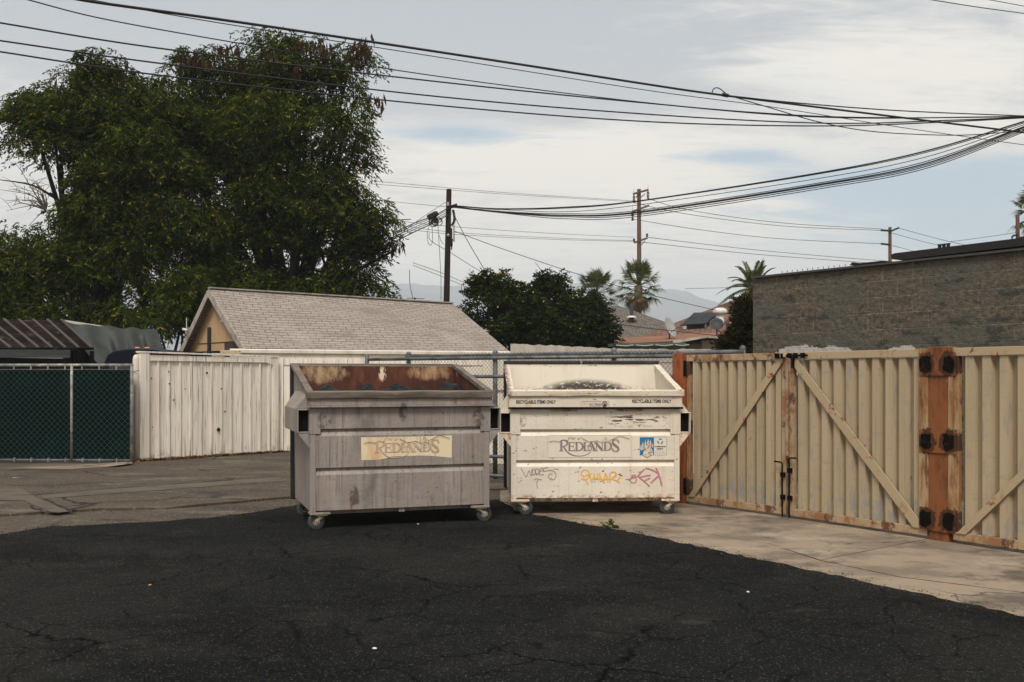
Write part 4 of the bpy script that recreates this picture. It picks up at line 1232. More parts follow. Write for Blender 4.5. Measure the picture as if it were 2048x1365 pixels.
# white board fence
f0, f1 = G(279, 925), G(556, 906)
loc, rz, L = frame_at(f0, f1)
wf = thing('board_fence', 'white weathered fence of upright boards right of the green gate', 'fence', loc, rz)
T = 1.955
MB().box(-.02, .16, -.06, .05, -.02, T).build('corner_post', M['fence_white'], wf, bev=.006)
MB().box(L - .145, L - .01, -.035, .05, 0, T - .04).build('end_post', M['fence_white'], wf, bev=.005)
bo = MB()
n = 12
r = random.Random(4)
x = .175
while x < L - .20:
    w = (L - .36) / n
    dz = r.uniform(0, .05)
    tilt = r.uniform(-.006, .006)
    top = T - .12
    y0 = r.uniform(-.004, .006)
    bo.prism([(x, y0, dz), (x + w - .014, y0, dz + r.uniform(-.01, .02)), (x + w - .014 + tilt, y0, top), (x + tilt, y0, top)], (0, .018, 0))
    bo.prism([(x + w - .062, y0 - .024, dz + .005), (x + w - .018, y0 - .024, dz), (x + w - .018 + tilt, y0 - .024, top - .004), (x + w - .062 + tilt, y0 - .024, top - .004)], (0, .0225, 0))
    x += w
bo.build('boards', M['fence_white'], wf, bev=.002)
MB().prism([(.165, -.040, T - .14), (L - .30, -.040, T - .145), (L - .18, -.040, T - .185), (L - .15, -.040, T - .185), (L - .15, -.040, T - .055), (.165, -.040, T - .035)], (0, .024, 0)).build('top_board', M['fence_white'], wf, bev=.003)
MB().prism([(-.04, -.07, T + .001), (L - .02, -.05, T - .035), (L - .02, .06, T - .035), (-.04, .06, T + .001)], (0, 0, .028)).build('cap', M['fence_white'], wf, bev=.003)
hl = MB()
for hx, hz, rr in ((.22, 1.50, .012), (.56, 1.62, .012), (.66, 1.10, .014), (.57, 1.40, .013), (1.60, .52, .034), (1.66, 1.30, .014), (1.35, 1.60, .020), (.90, 1.30, .010), (1.74, .86, .016), (.24, .62, .010)):
    hl.lathe([(0, 0), (rr * .96, 0), (rr * 1.15, .0015), (0, .0016)], (hx, -.0225, hz), (0, -1, 0), 14)
hl.build('knot_holes', M['dark'], wf)

# lower boarded section continuing behind the gray bin
s0, s1 = G(557, 905), Vector((P(1000, 757, 20.6).x, 20.6, 0))
loc, rz, L = frame_at(s0, s1)
wf2 = thing('board_fence', 'white boarded fence section behind the gray dumpster below the garage roof', 'fence', loc, rz)
T2 = 1.905
MB().box(.0, .10, -.04, .04, 0, T2).build('end_post', M['fence_white'], wf2, bev=.004)
bo = MB(); x = .11; r = random.Random(9)
while x < L - .12:
    w = r.uniform(.13, .17)
    bo.box(x, x + w - .006, r.uniform(-.003, .003), .02, r.uniform(.0, .03), T2 - .14)
    x += w
bo.build('boards', M['fence_white'], wf2, bev=.002)
MB().box(.105, L, -.024, .02, T2 - .135, T2 - .005).build('top_board', M['fence_white'], wf2, bev=.003)

# low white wall with cap in front of the garage eave
w0, w1 = P(461, 757, 20.35), P(1019, 757, 22.4)
loc, rz, L = frame_at(w0, w1)
ww = thing('white_wall', 'long white painted wall with rounded cap in front of the shingled garage', 'wall', loc, rz)
TW = 2.105
MB().box(0, L, 0, .10, 0, TW - .09).build('wall', M['wall_white'], ww)
MB().prism([(-.01, -.05, TW - .089), (-.01, -.055, TW - .02), (-.01, -.03, TW), (-.01, .13, TW), (-.01, .13, TW - .089)], (L + .02, 0, 0)).build('cap', M['wall_white'], ww, bev=.008)

# ragged weathered panels behind the chain-link fence
r0, r1 = P(1021, 757, 17.2), P(1422, 757, 15.6)
loc, rz, L = frame_at(r0, r1)
pf = thing('panel_fence', 'ragged topped pale gray panel fence behind the chain link fence', 'fence', loc, rz)
mb = MB(); r = random.Random(3)
top = []
N_ = 46
for i in range(N_ + 1):
    x = L * i / N_
    base = 2.10 - .13 * min(1, x / (L * .62)) - .03 * max(0, (x / L - .62))
    top.append((x, 0, base + r.uniform(-.012, .012)))
mb.prism([(0, 0, 0), (L, 0, 0)] + top[::-1], (0, .03, 0))
mb.build('panel', M['ply'], pf)
mb = MB()
for z in (.35, .75, 1.15, 1.5, 1.75):
    mb.box(.01, L - .01, -.008, -.001, z, z + .012)
mb.build('seams', M['trim_gray'], pf)
# white horizontal-board fence further left behind the mesh
h0, h1 = P(905, 757, 18.2), P(1016, 757, 17.3)
loc, rz, L = frame_at(h0, h1)
hf = thing('slat_fence', 'white fence of stepped horizontal boards seen through the mesh between the dumpsters', 'fence', loc, rz)
mb = MB()
for k, (x0, x1_, z) in enumerate(((0, L * .55, 1.70), (.0, L, 1.50), (.0, L * .8, 1.28), (.0, L, 1.06))):
    mb.box(x0, x1_, -.006 * (k % 2), .02, z - .205, z)
mb.box(L * .56, L, .001, .021, 1.503, 1.84)
mb.build('boards', M['wall_white'], hf, bev=.002)
mb = MB()
for x in np.arange(0.02, L, .125):
    mb.box(x, x + .11, .03, .045, .0, 1.45)
mb.build('pickets', M['fence_white'], hf)

# chain-link fence behind the bins
c0 = P(812, 757, 15.4)
c2 = P(1486, 757, 12.45)
loc, rz, L = frame_at(c0, c2)
cf = thing('chain_link_fence', 'long gray chain link fence behind both dumpsters', 'fence', loc, rz)
HC = 1.84
MB().tube([(0, 0, HC - .012), (L * .5, 0, HC - .004), (L, 0, HC - .01)], .030, 10).build('top_rail', M['galv'], cf, smooth=True)
for x in (0, L * .30, L * .66, L * .995):
    mb = MB(); mb.tube([(x, .065, 0), (x, .065, HC + .03)], .036, 10); mb.lathe([(.041, 0), (.04, .02), (.022, .045), (0, .05)], (x, .065, HC + .028), n=10)
    mb.build('post', M['galv'], cf, smooth=True)
mesh_wire(.0, L * .84, .04, HC + .035, .062, .0028, -.036).build('wire_mesh', M['wire_rust'], cf, fix=False)
# sliding gate frame of pipes hung on the near side of it
g0, g1 = P(734, 757, 15.0), P(1350, 757, 12.80)
loc, rz, L = frame_at(g0, g1)
cg = thing('pipe_gate', 'gray pipe framed chain link gate just behind the dumpsters', 'gate', loc, rz)
for z in (1.785, 1.525, .40, .13):
    MB().tube([(0, 0, z), (L, 0, z)], .025, 8).build('rail', M['galv'], cg, smooth=True)
for x in (0, L):
    mb = MB(); mb.tube([(x, 0, .05), (x, 0, 1.84)], .034, 10); mb.lathe([(.038, 0), (.03, .02), (0, .03)], (x, 0, 1.838), n=10)
    mb.build('end_post', M['galv'], cg, smooth=True)
MB().tube([(L * .5, 0, .2), (L * .5, 0, 1.76)], .02, 8).build('middle_post', M['galv'], cg, smooth=True)

# ------------------------------------------------------------------ block building on the right
k0, k1 = P(1506, 757, 15.0), P(2048, 757, 11.7)
kd = (k1 - k0).normalized()
loc, rz, _ = frame_at(k0, k1)
bb = thing('block_building', 'gray split face block building behind the tan steel gates', 'building', loc, rz)
BL, BDP, BH = 9.5, 7.0, 3.0
MB().box(0, BL, 0, BDP, 0, BH).build('wall', M['block'], bb)
MB().prism([(.03, -.05, BH + .001), (BL, -.05, BH + .001), (BL, .25, BH + .001), (.03, .25, BH + .001)], (0, 0, .028)).build('coping', M['coping'], bb)
mb = MB()
mb.prism([(2.30, .05, BH + .075), (2.45, .05, BH + .055), (BL, .05, BH + .105), (BL, .05, BH + .20), (2.34, .05, BH + .15), (2.29, .05, BH + .135)], (0, .9, 0))
mb.build('roof_panel', M['dark'], bb)
for xc in (2.95, 4.15, 5.4):
    mb = MB()
    z = BH + .15 + (xc - 2.34) / (BL - 2.34) * .05
    for k in range(3):
        x = xc + k * .058
        mb.box(x, x + .026, .06, .10, z + .001, z + .035)
        mb.box(x - .008, x + .034, .06, .10, z + .0352, z + .048)
    mb.build('panel_clamp', M['dark'], bb)
mb = MB(); mb.prism([(1.62, .1, BH + .06), (1.66, .1, BH + .10), (1.78, .1, BH + .075), (2.15, .1, BH + .075), (2.2, .1, BH + .06)], (0, .5, 0))
mb.build('roof_panel', M['dark'], bb)
mb = MB()
for x in np.arange(.5, 1.6, .09):
    mb.box(x, x + .006, .05, .058, BH + .046, BH + .075)
mb.build('edge_clips', M['coping'], bb)

# ------------------------------------------------------------------ garage
def slope(name, e0, e1, r0, r1, thick, mat, parent):
    """roof slope from its four corners, in its own frame: x along the eave, y up the slope"""
    e0, e1, r0, r1 = map(Vector, (e0, e1, r0, r1))
    x = (e1 - e0).normalized()
    n = x.cross(r0 - e0).normalized()
    y = n.cross(x)
    m = Matrix((x, y, n)).transposed().to_4x4()
    m.translation = e0
    inv = m.inverted()
    q = [inv @ p for p in (e0, e1, r1, r0)]
    mb = MB().prism([p - Vector((0, 0, thick)) for p in q], (0, 0, thick))
    o = mb.build(name, mat, parent)
    o.matrix_local = m
    return o


def wp(px, py, Y): return P(px, py, Y)


ga = thing('garage', 'old garage with gray shingle gable roof and beige boarded end wall', 'garage')
rl, rr_ = wp(418, 577, 24.0), wp(905, 607, 28.8)
el, er = wp(490, 696.5, 22.55), wp(1019, 703, 26.6)
eb = Vector((2 * rl.x - el.x, 2 * rl.y - el.y, el.z)) + Vector((.08, 0, .02))
ebr = eb + (rr_ - rl)
slope('roof', el, er, rl, rr_, .06, M['shingle'], ga)
slope('roof', ebr, eb, rr_ + Vector((0, .004, -.001)), rl + Vector((0, .004, -.001)), .06, M['shingle'], ga)
rdir = (rr_ - rl); rdir.z = 0; rdir.normalize()
edir = (el - rl)
ins = .20                                     # gable wall set back under the overhang
a_ = rl + rdir * ins; b_ = el + rdir * ins; c_ = eb + rdir * ins
wl = rdir * 6.4
gb = MB()
gb.prism([(b_ - edir * .03 - Vector((0, 0, .075))), (c_ + (rl - eb) * .03 - Vector((0, 0, .075))), a_ - Vector((0, 0, .075))], rdir * .10)
gable = gb.build('gable_wall', M['beige'], ga)
bq, cq = b_ - edir * .13, c_ + (rl - eb) * .13
mb = MB()
def wallseg(p, q, z0, z1, off, t):
    p, q = Vector((p.x, p.y, 0)), Vector((q.x, q.y, 0))
    mb.prism([p + off + Vector((0, 0, z0)), q + off + Vector((0, 0, z0)), q + off + Vector((0, 0, z1)), p + off + Vector((0, 0, z1))], t)
u = (Vector((bq.x, bq.y, 0)) - Vector((cq.x, cq.y, 0)))
cg_ = Vector((cq.x, cq.y, 0))
wallseg(cg_, cg_ + u * .66, 0, el.z - .135, rdir * .02, rdir * .08)
wallseg(cg_ + u * .91, cg_ + u, 0, el.z - .135, rdir * .02, rdir * .08)
mb.build('wall', M['beige'], ga)
mb = MB(); wallseg(cg_ + u * .62, cg_ + u * .885, 0, el.z + .17, rdir * -.02, rdir * .018)
mb.build('door', M['brown_door'], ga)
mb = MB(); wallseg(cg_ + u * .13, cg_ + u * .9, el.z + .171, el.z + .19, rdir * -.012, rdir * .01)
mb.build('siding_joint', M['brown_door'], ga)
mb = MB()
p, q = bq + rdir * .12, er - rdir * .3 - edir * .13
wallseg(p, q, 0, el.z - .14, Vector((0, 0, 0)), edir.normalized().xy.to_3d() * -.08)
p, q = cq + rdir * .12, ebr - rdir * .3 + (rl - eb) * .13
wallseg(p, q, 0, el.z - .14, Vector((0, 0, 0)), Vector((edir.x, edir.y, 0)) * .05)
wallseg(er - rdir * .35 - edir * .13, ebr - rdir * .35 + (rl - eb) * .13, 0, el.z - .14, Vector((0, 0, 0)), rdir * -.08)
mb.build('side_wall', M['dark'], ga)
up = Vector((0, 0, 1))
for e in (el, eb):
    MB().bar(rl - rdir * .012 - up * .105 + (e - rl).normalized() * .0, e - rdir * .012 - up * .105, .03, .16, up).build('bargeboard', M['trim_gray'], ga)
MB().bar(el - up * .12 + rdir * .03, er - up * .12, .05, .10, up).build('eave_board', M['dark'], ga)
MB().bar(rl + up * .012, rr_ + up * .012, .16, .03, up).build('ridge_cap', M['trim_gray'], ga)

# small sign fixed high on the gable
sg = thing('wall_sign', 'small white notice with two dark lines high on the beige gable', 'sign')
gn = rdir * -1
c = a_.lerp(b_, .17) - up * .42 + gn * .012
sx = (Vector((b_.x, b_.y, 0)) - Vector((a_.x, a_.y, 0))).normalized()
mb = MB(); mb.prism([c + sx * i * .10 + up * j * .15 for i, j in ((-1, -1), (1, -1), (1, 1), (-1, 1))], gn * .008)
mb.build('panel', M['st_white'], sg)
mb = MB(); r = random.Random(2)
for zc in (.02, -.075):
    x = -.08
    while x < .07:
        w = r.uniform(.014, .03)
        mb.prism([c + gn * .0085 + sx * (x + i) + up * (zc + j) for i, j in ((0, -.018), (w, -.016), (w + .006, .022), (.006, .018))], gn * .0015)
        x += w + .008
mb.build('dark_marks', M['ink_dark'], sg)
# black post and things standing between fence and garage
bp = P(418.5, 757, 22.6)
o = thing('stove_pipe', 'black pipe standing in front of the beige gable wall', 'pipe', (bp.x, bp.y, 0))
mb = MB(); mb.lathe([(0, 0), (.045, 0), (.045, 2.62), (.038, 2.66), (0, 2.665)], (0, 0, 0), n=14); mb.build('pipe', M['dark'], o, smooth=True)
MB().lathe([(.047, 0), (.055, .01), (.055, .05), (.047, .06)], (0, 0, 2.0), n=14).build('collar', M['dark'], o)
bx = P(462, 757, 20.9)
o = thing('yellow_box', 'yellow box on top of the white fence by the brown garage opening', 'box', (bx.x - .12, bx.y - .35, 2.135), R(20))
MB().box(-.20, .20, -.04, .04, -.10, -.0).build('case', M['caster_cream'], o, bev=.008)
tag(o, 'yellow box on top of the white fence by the brown garage opening', 'box')
o.location = (P(461, 757, 20.0).x, 20.0, 2.06)
o2 = thing('metal_box', 'dark rusty metal box behind the white fence top, left of the black pipe', 'box', (P(394, 757, 20.4).x, 20.4, 1.96), R(15))
mb = MB(); mb.box(-.13, .10, -.05, .05, -.02, .07); mb.box(.02, .13, -.06, .06, .0, .06); mb.build('case', M['black_rust'], o2, bev=.006)
# antenna on the garage ridge and a camera on its left rafter
an = thing('roof_antenna', 'thin crossbar antenna on the garage ridge', 'antenna', tuple(rl.lerp(rr_, .82)))
mb = MB(); mb.tube([(0, 0, -.02), (0, 0, .10)], .012, 6); mb.tube([(-.22, 0, .075), (.26, 0, .06)], .010, 6); mb.box(-.03, .03, -.02, .02, .045, .09)
mb.build('crossbar', M['coping'], an)
cm = thing('security_camera', 'small white camera on a bracket at the left rafter of the garage', 'camera', tuple(rl.lerp(eb, .66) - rdir * .08))
mb = MB(); mb.lathe([(0, 0), (.035, .0), (.035, .12), (.02, .15), (0, .15)], (-.06, -.08, .02), (.8, -.5, -.2), 10); mb.build('housing', M['vent'], cm, smooth=True)
MB().tube([(0, 0, .30), (0, 0, -.1), (-.03, -.04, .02)], .010, 6).build('bracket', M['vent'], cm)

# ------------------------------------------------------------------ dark shed, tarpaulin shelter and van at the left
sh = thing('shed', 'low dark shed with ribbed tarred roof behind the green gate', 'shed')
e0, e1 = wp(-90, 697, 20.0), wp(188, 696, 21.6)
t0, t1 = wp(-170, 640, 23.4), wp(128, 640, 25.2)
slope('roof', e0, e1, t0, t1, .05, M['roof_dark'], sh)
nrm = (e1 - e0).cross(t0 - e0).normalized()
for k in range(11):
    f = -.02 + k * .1
    if not 0 <= f <= 1: f = min(max(f, 0.0), 1.0)
    p, q = e0.lerp(e1, f), t0.lerp(t1, f)
    MB().bar(p + nrm * .014, q + nrm * .014, .055, .026, nrm).build('roof_batten', M['batten'], sh)
d0, d1 = wp(-90, 697, 19.95), wp(140, 699, 21.2)
MB().bar(d0 - up * .10, d1 - up * .10, .05, .17, up).build('fascia', M['shed_trim'], sh)
mb = MB()
wallseg(wp(-90, 757, 20.25), wp(132, 757, 21.5), 0, 1.93, Vector((0, 0, 0)), Vector((0, .1, 0)))
mb.build('wall', M['dark'], sh)
for px in (146, 184):
    p = P(px, 757, 21.9)
    MB().box(p.x - .035, p.x + .035, p.y - .035, p.y + .035, 0, 2.10).build('post', M['dark'], sh)

tp = thing('tarp_shelter', 'gray green tarpaulin draped over a frame behind the dark blue van', 'shelter')
mb = MB()
nx, ny = 44, 30
cp = {'tl': wp(118, 646, 26.5), 'tr': wp(318, 668, 27.0), 'bl': wp(205, 735, 22.6), 'br': wp(352, 722, 23.4)}
for i in range(nx + 1):
    for k in range(ny + 1):
        s, t = i / nx, k / ny
        p = cp['tl'].lerp(cp['tr'], s).lerp(cp['bl'].lerp(cp['br'], s), t)
        w = mnoise.noise(Vector((s * 7 + t * 2.0, t * 1.2, 3.1)))
        p = p + Vector((0, -.5 * math.sin(math.pi * t) * (.4 + .6 * s), .34 * math.sin(math.pi * min(1, t * 1.25)) * (1 - t))) + Vector((.0, -.45 * w * (0.3 + t), .24 * w * (.2 + t)))
        mb.v.append(tuple(p))
for i in range(nx):
    for k in range(ny):
        q = i * (ny + 1) + k
        mb.f.append((q, q + ny + 1, q + ny + 2, q + 1))
mb.build('cover', M['tarp'], tp, smooth=True, fix=False)
mb = MB()
a, b, c2_, d2 = wp(128, 640, 26.6), wp(272, 662, 27.6), wp(276, 666, 27.0), wp(150, 655, 26.2)
mb.prism([a, b, c2_, d2], (0, 0, -.05)); mb.build('ridge_sheet', M['tarp_white'], tp)
mb = MB()
wallseg(wp(128, 757, 24.6), wp(232, 757, 25.2), 0, 2.45, Vector((0, 0, 0)), Vector((0, .04, 0)))
mb.build('side_sheet', M['tarp'], tp)
for px in (128, 300):
    p = P(px, 757, 25.4)
    MB().tube([(p.x, p.y, 0), (p.x, p.y, 2.3)], .03, 8).build('post', M['galv'], tp)

vl = P(283, 757, 21.2)
van = thing('parked_van', 'dark blue van with amber roof lamps, mostly hidden behind the white fence', 'van', (vl.x, vl.y, 0), R(6))
prof = [(-.86, .35), (.86, .35), (.90, .9), (.88, 1.30), (.80, 1.78), (.70, 2.00), (.55, 2.10), (.25, 2.145), (-.25, 2.145), (-.55, 2.10), (-.70, 2.00), (-.80, 1.78), (-.88, 1.30), (-.90, .9)]
MB().prism([(x, 0, z) for x, z in prof], (0, 4.3, 0)).build('body', M['navy'], van, bev=.03)
for s in (-1, 1):
    MB().prism([(s * .10, -.006, 1.20), (s * .72, -.006, 1.20), (s * .66, -.006, 1.78), (s * .10, -.006, 1.80)], (0, .005, 0)).build('window', M['glass'], van)
    for y in (.75, 3.5):
        MB().lathe([(0, -.1), (.30, -.1), (.335, -.06), (.335, .06), (.30, .1), (0, .1)], (s * .80, y, .335), (1, 0, 0), 24).build('wheel', M['rubber'], van)
    MB().box(min(s * .70, s * .86), max(s * .70, s * .86), -.02, .0, .85, 1.15).build('tail_lamp', M['amber'], van)
for x in (-.10, .10):
    MB().box(x - .05, x + .05, .03, .09, 2.125, 2.165).build('roof_lamp', M['amber'], van, bev=.012)

# ------------------------------------------------------------------ houses beyond
hg = thing('hip_roof_house', 'house under a dark gray hipped roof between citrus tree and brown house', 'house')
cx_, cy_ = P(1236, 757, 54).x, 54.0
zE, zA, hw = 3.3, 5.42, 4.7
cs = [Vector((cx_ - hw, cy_ - hw, zE)), Vector((cx_ + hw, cy_ - hw, zE)), Vector((cx_ + hw, cy_ + hw, zE)), Vector((cx_ - hw, cy_ + hw, zE))]
ap0, ap1 = Vector((cx_ - .35, cy_ - .2, zA)), Vector((cx_ + .15, cy_ + .2, zA))
slope('roof', cs[0], cs[1], ap0, ap1, .05, M['shingle_gray'], hg)
slope('roof', cs[1], cs[2], ap1, ap1 + Vector((0, .02, 0)), .05, M['shingle_gray'], hg)
slope('roof', cs[2], cs[3], ap1, ap0, .05, M['shingle_gray'], hg)
slope('roof', cs[3], cs[0], ap0 + Vector((0, .02, 0)), ap0, .05, M['shingle_gray'], hg)
MB().box(cx_ - hw + .5, cx_ + hw - .5, cy_ - hw + .5, cy_ + hw - .5, 0, zE - .06).build('wall', M['stucco'], hg)
vp = P(1263, 612, 51.8)
mb = MB(); mb.lathe([(.16, -.75), (.10, -.55), (.10, .12), (.0, .13)], vp, n=10); mb.build('flue', M['coping'], hg)
MB().lathe([(.30, -.62), (.12, -.52)], vp, n=12).build('flashing', M['vent'], hg)

hb = thing('brown_roof_house', 'house with brown shingle roof and cream fascia beside the block building', 'house')
rid0, rid1 = wp(1470, 599, 46), wp(1600, 600, 46)
fe0, fe1 = wp(1288, 676, 38.5), wp(1640, 664, 37.0)
fe1.z = fe0.z
slope('roof', fe0, fe1, rid0, rid1, .06, M['shingle_brown'], hb)
be0 = Vector((fe0.x, 53, fe0.z))
slope('roof', be0, fe0, rid0 + Vector((0, .05, 0)), rid0, .06, M['shingle_brown'], hb)
slope('roof', Vector((fe1.x, 53, fe0.z)), be0, rid1, rid0, .06, M['shingle_brown'], hb)
# low porch roof in front
po0, po1 = wp(1216, 689, 34.0), wp(1362, 683, 34.0)
pt0, pt1 = wp(1248, 676, 38.0), wp(1476, 662, 38.0)
po2 = wp(1420, 670, 34.2)
slope('porch_roof', po0, po1, pt0, pt0.lerp(pt1, .62), .05, M['rolled'], hb)
mb = MB(); mb.prism([po1, wp(1418, 672.5, 34.4), wp(1466, 671.5, 35.0), pt1, pt0.lerp(pt1, .6)], (0, 0, -.04)); mb.build('porch_roof', M['rolled'], hb)
MB().bar(po0 - up * .04, po1 - up * .03, .05, .09, up).build('gutter', M['coping'], hb)
mb = MB(); mb.prism([wp(1346, 681.5, 33.9), wp(1415, 671.5, 34.2), wp(1415, 675.5, 34.2), wp(1346, 688, 33.9)], (0, .05, 0)); mb.build('fascia', M['fascia'], hb)
mb = MB(); mb.prism([wp(1416, 671.5, 34.25), wp(1468, 671, 34.9), wp(1468, 679.5, 34.9), wp(1416, 676, 34.25)], (0, .05, 0)); mb.build('fascia', M['fascia'], hb)
mb = MB(); wallseg(wp(1404, 757, 35.4), wp(1600, 757, 36.2), 0, 2.85, Vector((0, 0, 0)), Vector((0, .2, 0)))
mb.build('wall', M['stucco'], hb)
mb = MB(); wallseg(wp(1230, 757, 38.5), wp(1404, 757, 38.2), 0, 2.6, Vector((0, 0, 0)), Vector((0, .2, 0)))
mb.build('wall', M['dark'], hb)
tw = thing('chimney_block', 'shingled brown gable corner above the dark conifer', 'roof gable')
mb = MB(); q0, q1 = wp(1470, 606, 44.5), wp(1530, 604, 44.5)
mb.prism([wp(1467, 672, 44.5), wp(1530, 672, 44.5), wp(1530, 601, 44.5), wp(1480, 600, 44.5)], (0, 1.5, 0))
dm = mb.build('dormer', M['shingle_brown'], hb)
bpy.data.objects.remove(tw)

fs = (fe1 - fe0).normalized()
fu = (rid0 - fe0); fu = (fu - fs * fu.dot(fs)).normalized()
fn_ = fs.cross(fu).normalized()
sp_ = thing('solar_panel', 'black solar panels on the brown roof', 'solar panel')


def onroof(px, py):
    """where a sight line meets the brown roof slope"""
    d = P(px, py, 1.0) - Vector((0, 0, EYE))
    o_ = Vector((0, 0, EYE))
    t = (fe0 - o_).dot(fn_) / d.dot(fn_)
    return o_ + d * t


q = [onroof(*p) for p in ((1362, 659), (1411, 656), (1439, 633), (1388, 634))]
MB().prism([p + fn_ * .12 for p in q], fn_ * .06).build('panel', M['solar'], sp_)
mb = MB()
mb.bar(q[0].lerp(q[1], .5) + fn_ * .183, q[3].lerp(q[2], .5) + fn_ * .183, .05, .008, fn_)
mb.bar(q[0].lerp(q[3], .5) + fn_ * .183, q[1].lerp(q[2], .5) + fn_ * .184, .03, .008, fn_)
mb.build('seam', M['awning'], sp_)
mb = MB()
for p in q: mb.tube([p, p + fn_ * .125], .04, 6)
mb.build('mounts', M['steel'], sp_)

rv = thing('roof_vent', 'white domed turbine vent on the brown roof beside the solar panels', 'vent', tuple(onroof(1440, 645)))
MB().lathe([(.17, -.1), (.17, .28), (.15, .30)], (0, 0, 0), n=14).build('stack', M['vent'], rv, smooth=True)
MB().lathe([(.16, .30), (.27, .34), (.31, .42), (.27, .52), (.15, .58), (0, .60)], (0, 0, 0), n=16).build('dome', M['vent'], rv, smooth=True)


def dish(loc, face, mat, label, armd, scale=1.0):
    d = thing('satellite_dish', label, 'satellite dish', loc, 0, 'satellite dishes')
    face = Vector(face).normalized()
    MB().lathe([(0, 0), (.15 * scale, .012), (.26 * scale, .035), (.34 * scale, .075), (.345 * scale, .068), (.26 * scale, .022), (.15 * scale, .0), (0, -.012)], (0, 0, .42), face, 22).build('reflector', mat, d, smooth=True)
    MB().tube([(0, 0, -.1), (0.02, .0, .18), (0, 0, .40)], .028, 8).build('mast', M['coping'], d)
    a = Vector(armd)
    MB().tube([(0, 0, .22), Vector((0, 0, .30)) + a * .5, Vector((0, 0, .34)) + a * .75], .016, 6).build('arm', M['coping'], d)
    MB().box(a.x * .75 - .06, a.x * .75 + .06, a.y * .75 - .05, a.y * .75 + .05, .36, .47).build('receiver', mat, d)
    return d


dish(tuple(wp(1338, 679, 35.5)), (.75, -.5, .35), M['dish'], 'pale gray satellite dish seen nearly edge on at the low porch roof edge', (.72, -.1, .28), 1.15)
dish(tuple(wp(1433, 674, 35.0)), (-.15, -.85, .5), M['dish_dark'], 'dark gray satellite dish facing the camera above the cream fascia', (.45, -.3, .3), .72)

aw = thing('awning', 'dark canopy with pale green scalloped edge below the porch roof', 'awning')
a0, a1 = wp(1232, 691, 33.0), wp(1378, 690, 32.6)
MB().prism([a0, a1, a1 + Vector((0, .8, .1)), a0 + Vector((0, .8, .1))], (0, 0, -.05)).build('canopy', M['awning'], aw)
for k in range(4):
    p, q = a0.lerp(a1, k * .27), a0.lerp(a1, min(1, k * .27 + .24))
    m_ = p.lerp(q, .5) - up * .03
    MB().tube([p + up * .0 - Vector((0, .05, 0)), m_ - Vector((0, .06, 0)), q - Vector((0, .05, 0))], .018, 6).build('edge_trim', M['awning_edge'], aw)
for f in (0.02, .52, .98):
    p = a0.lerp(a1, f)
    MB().tube([(p.x, p.y, 0), (p.x, p.y, p.z - .05)], .03, 6).build('post', M['dark'], aw)

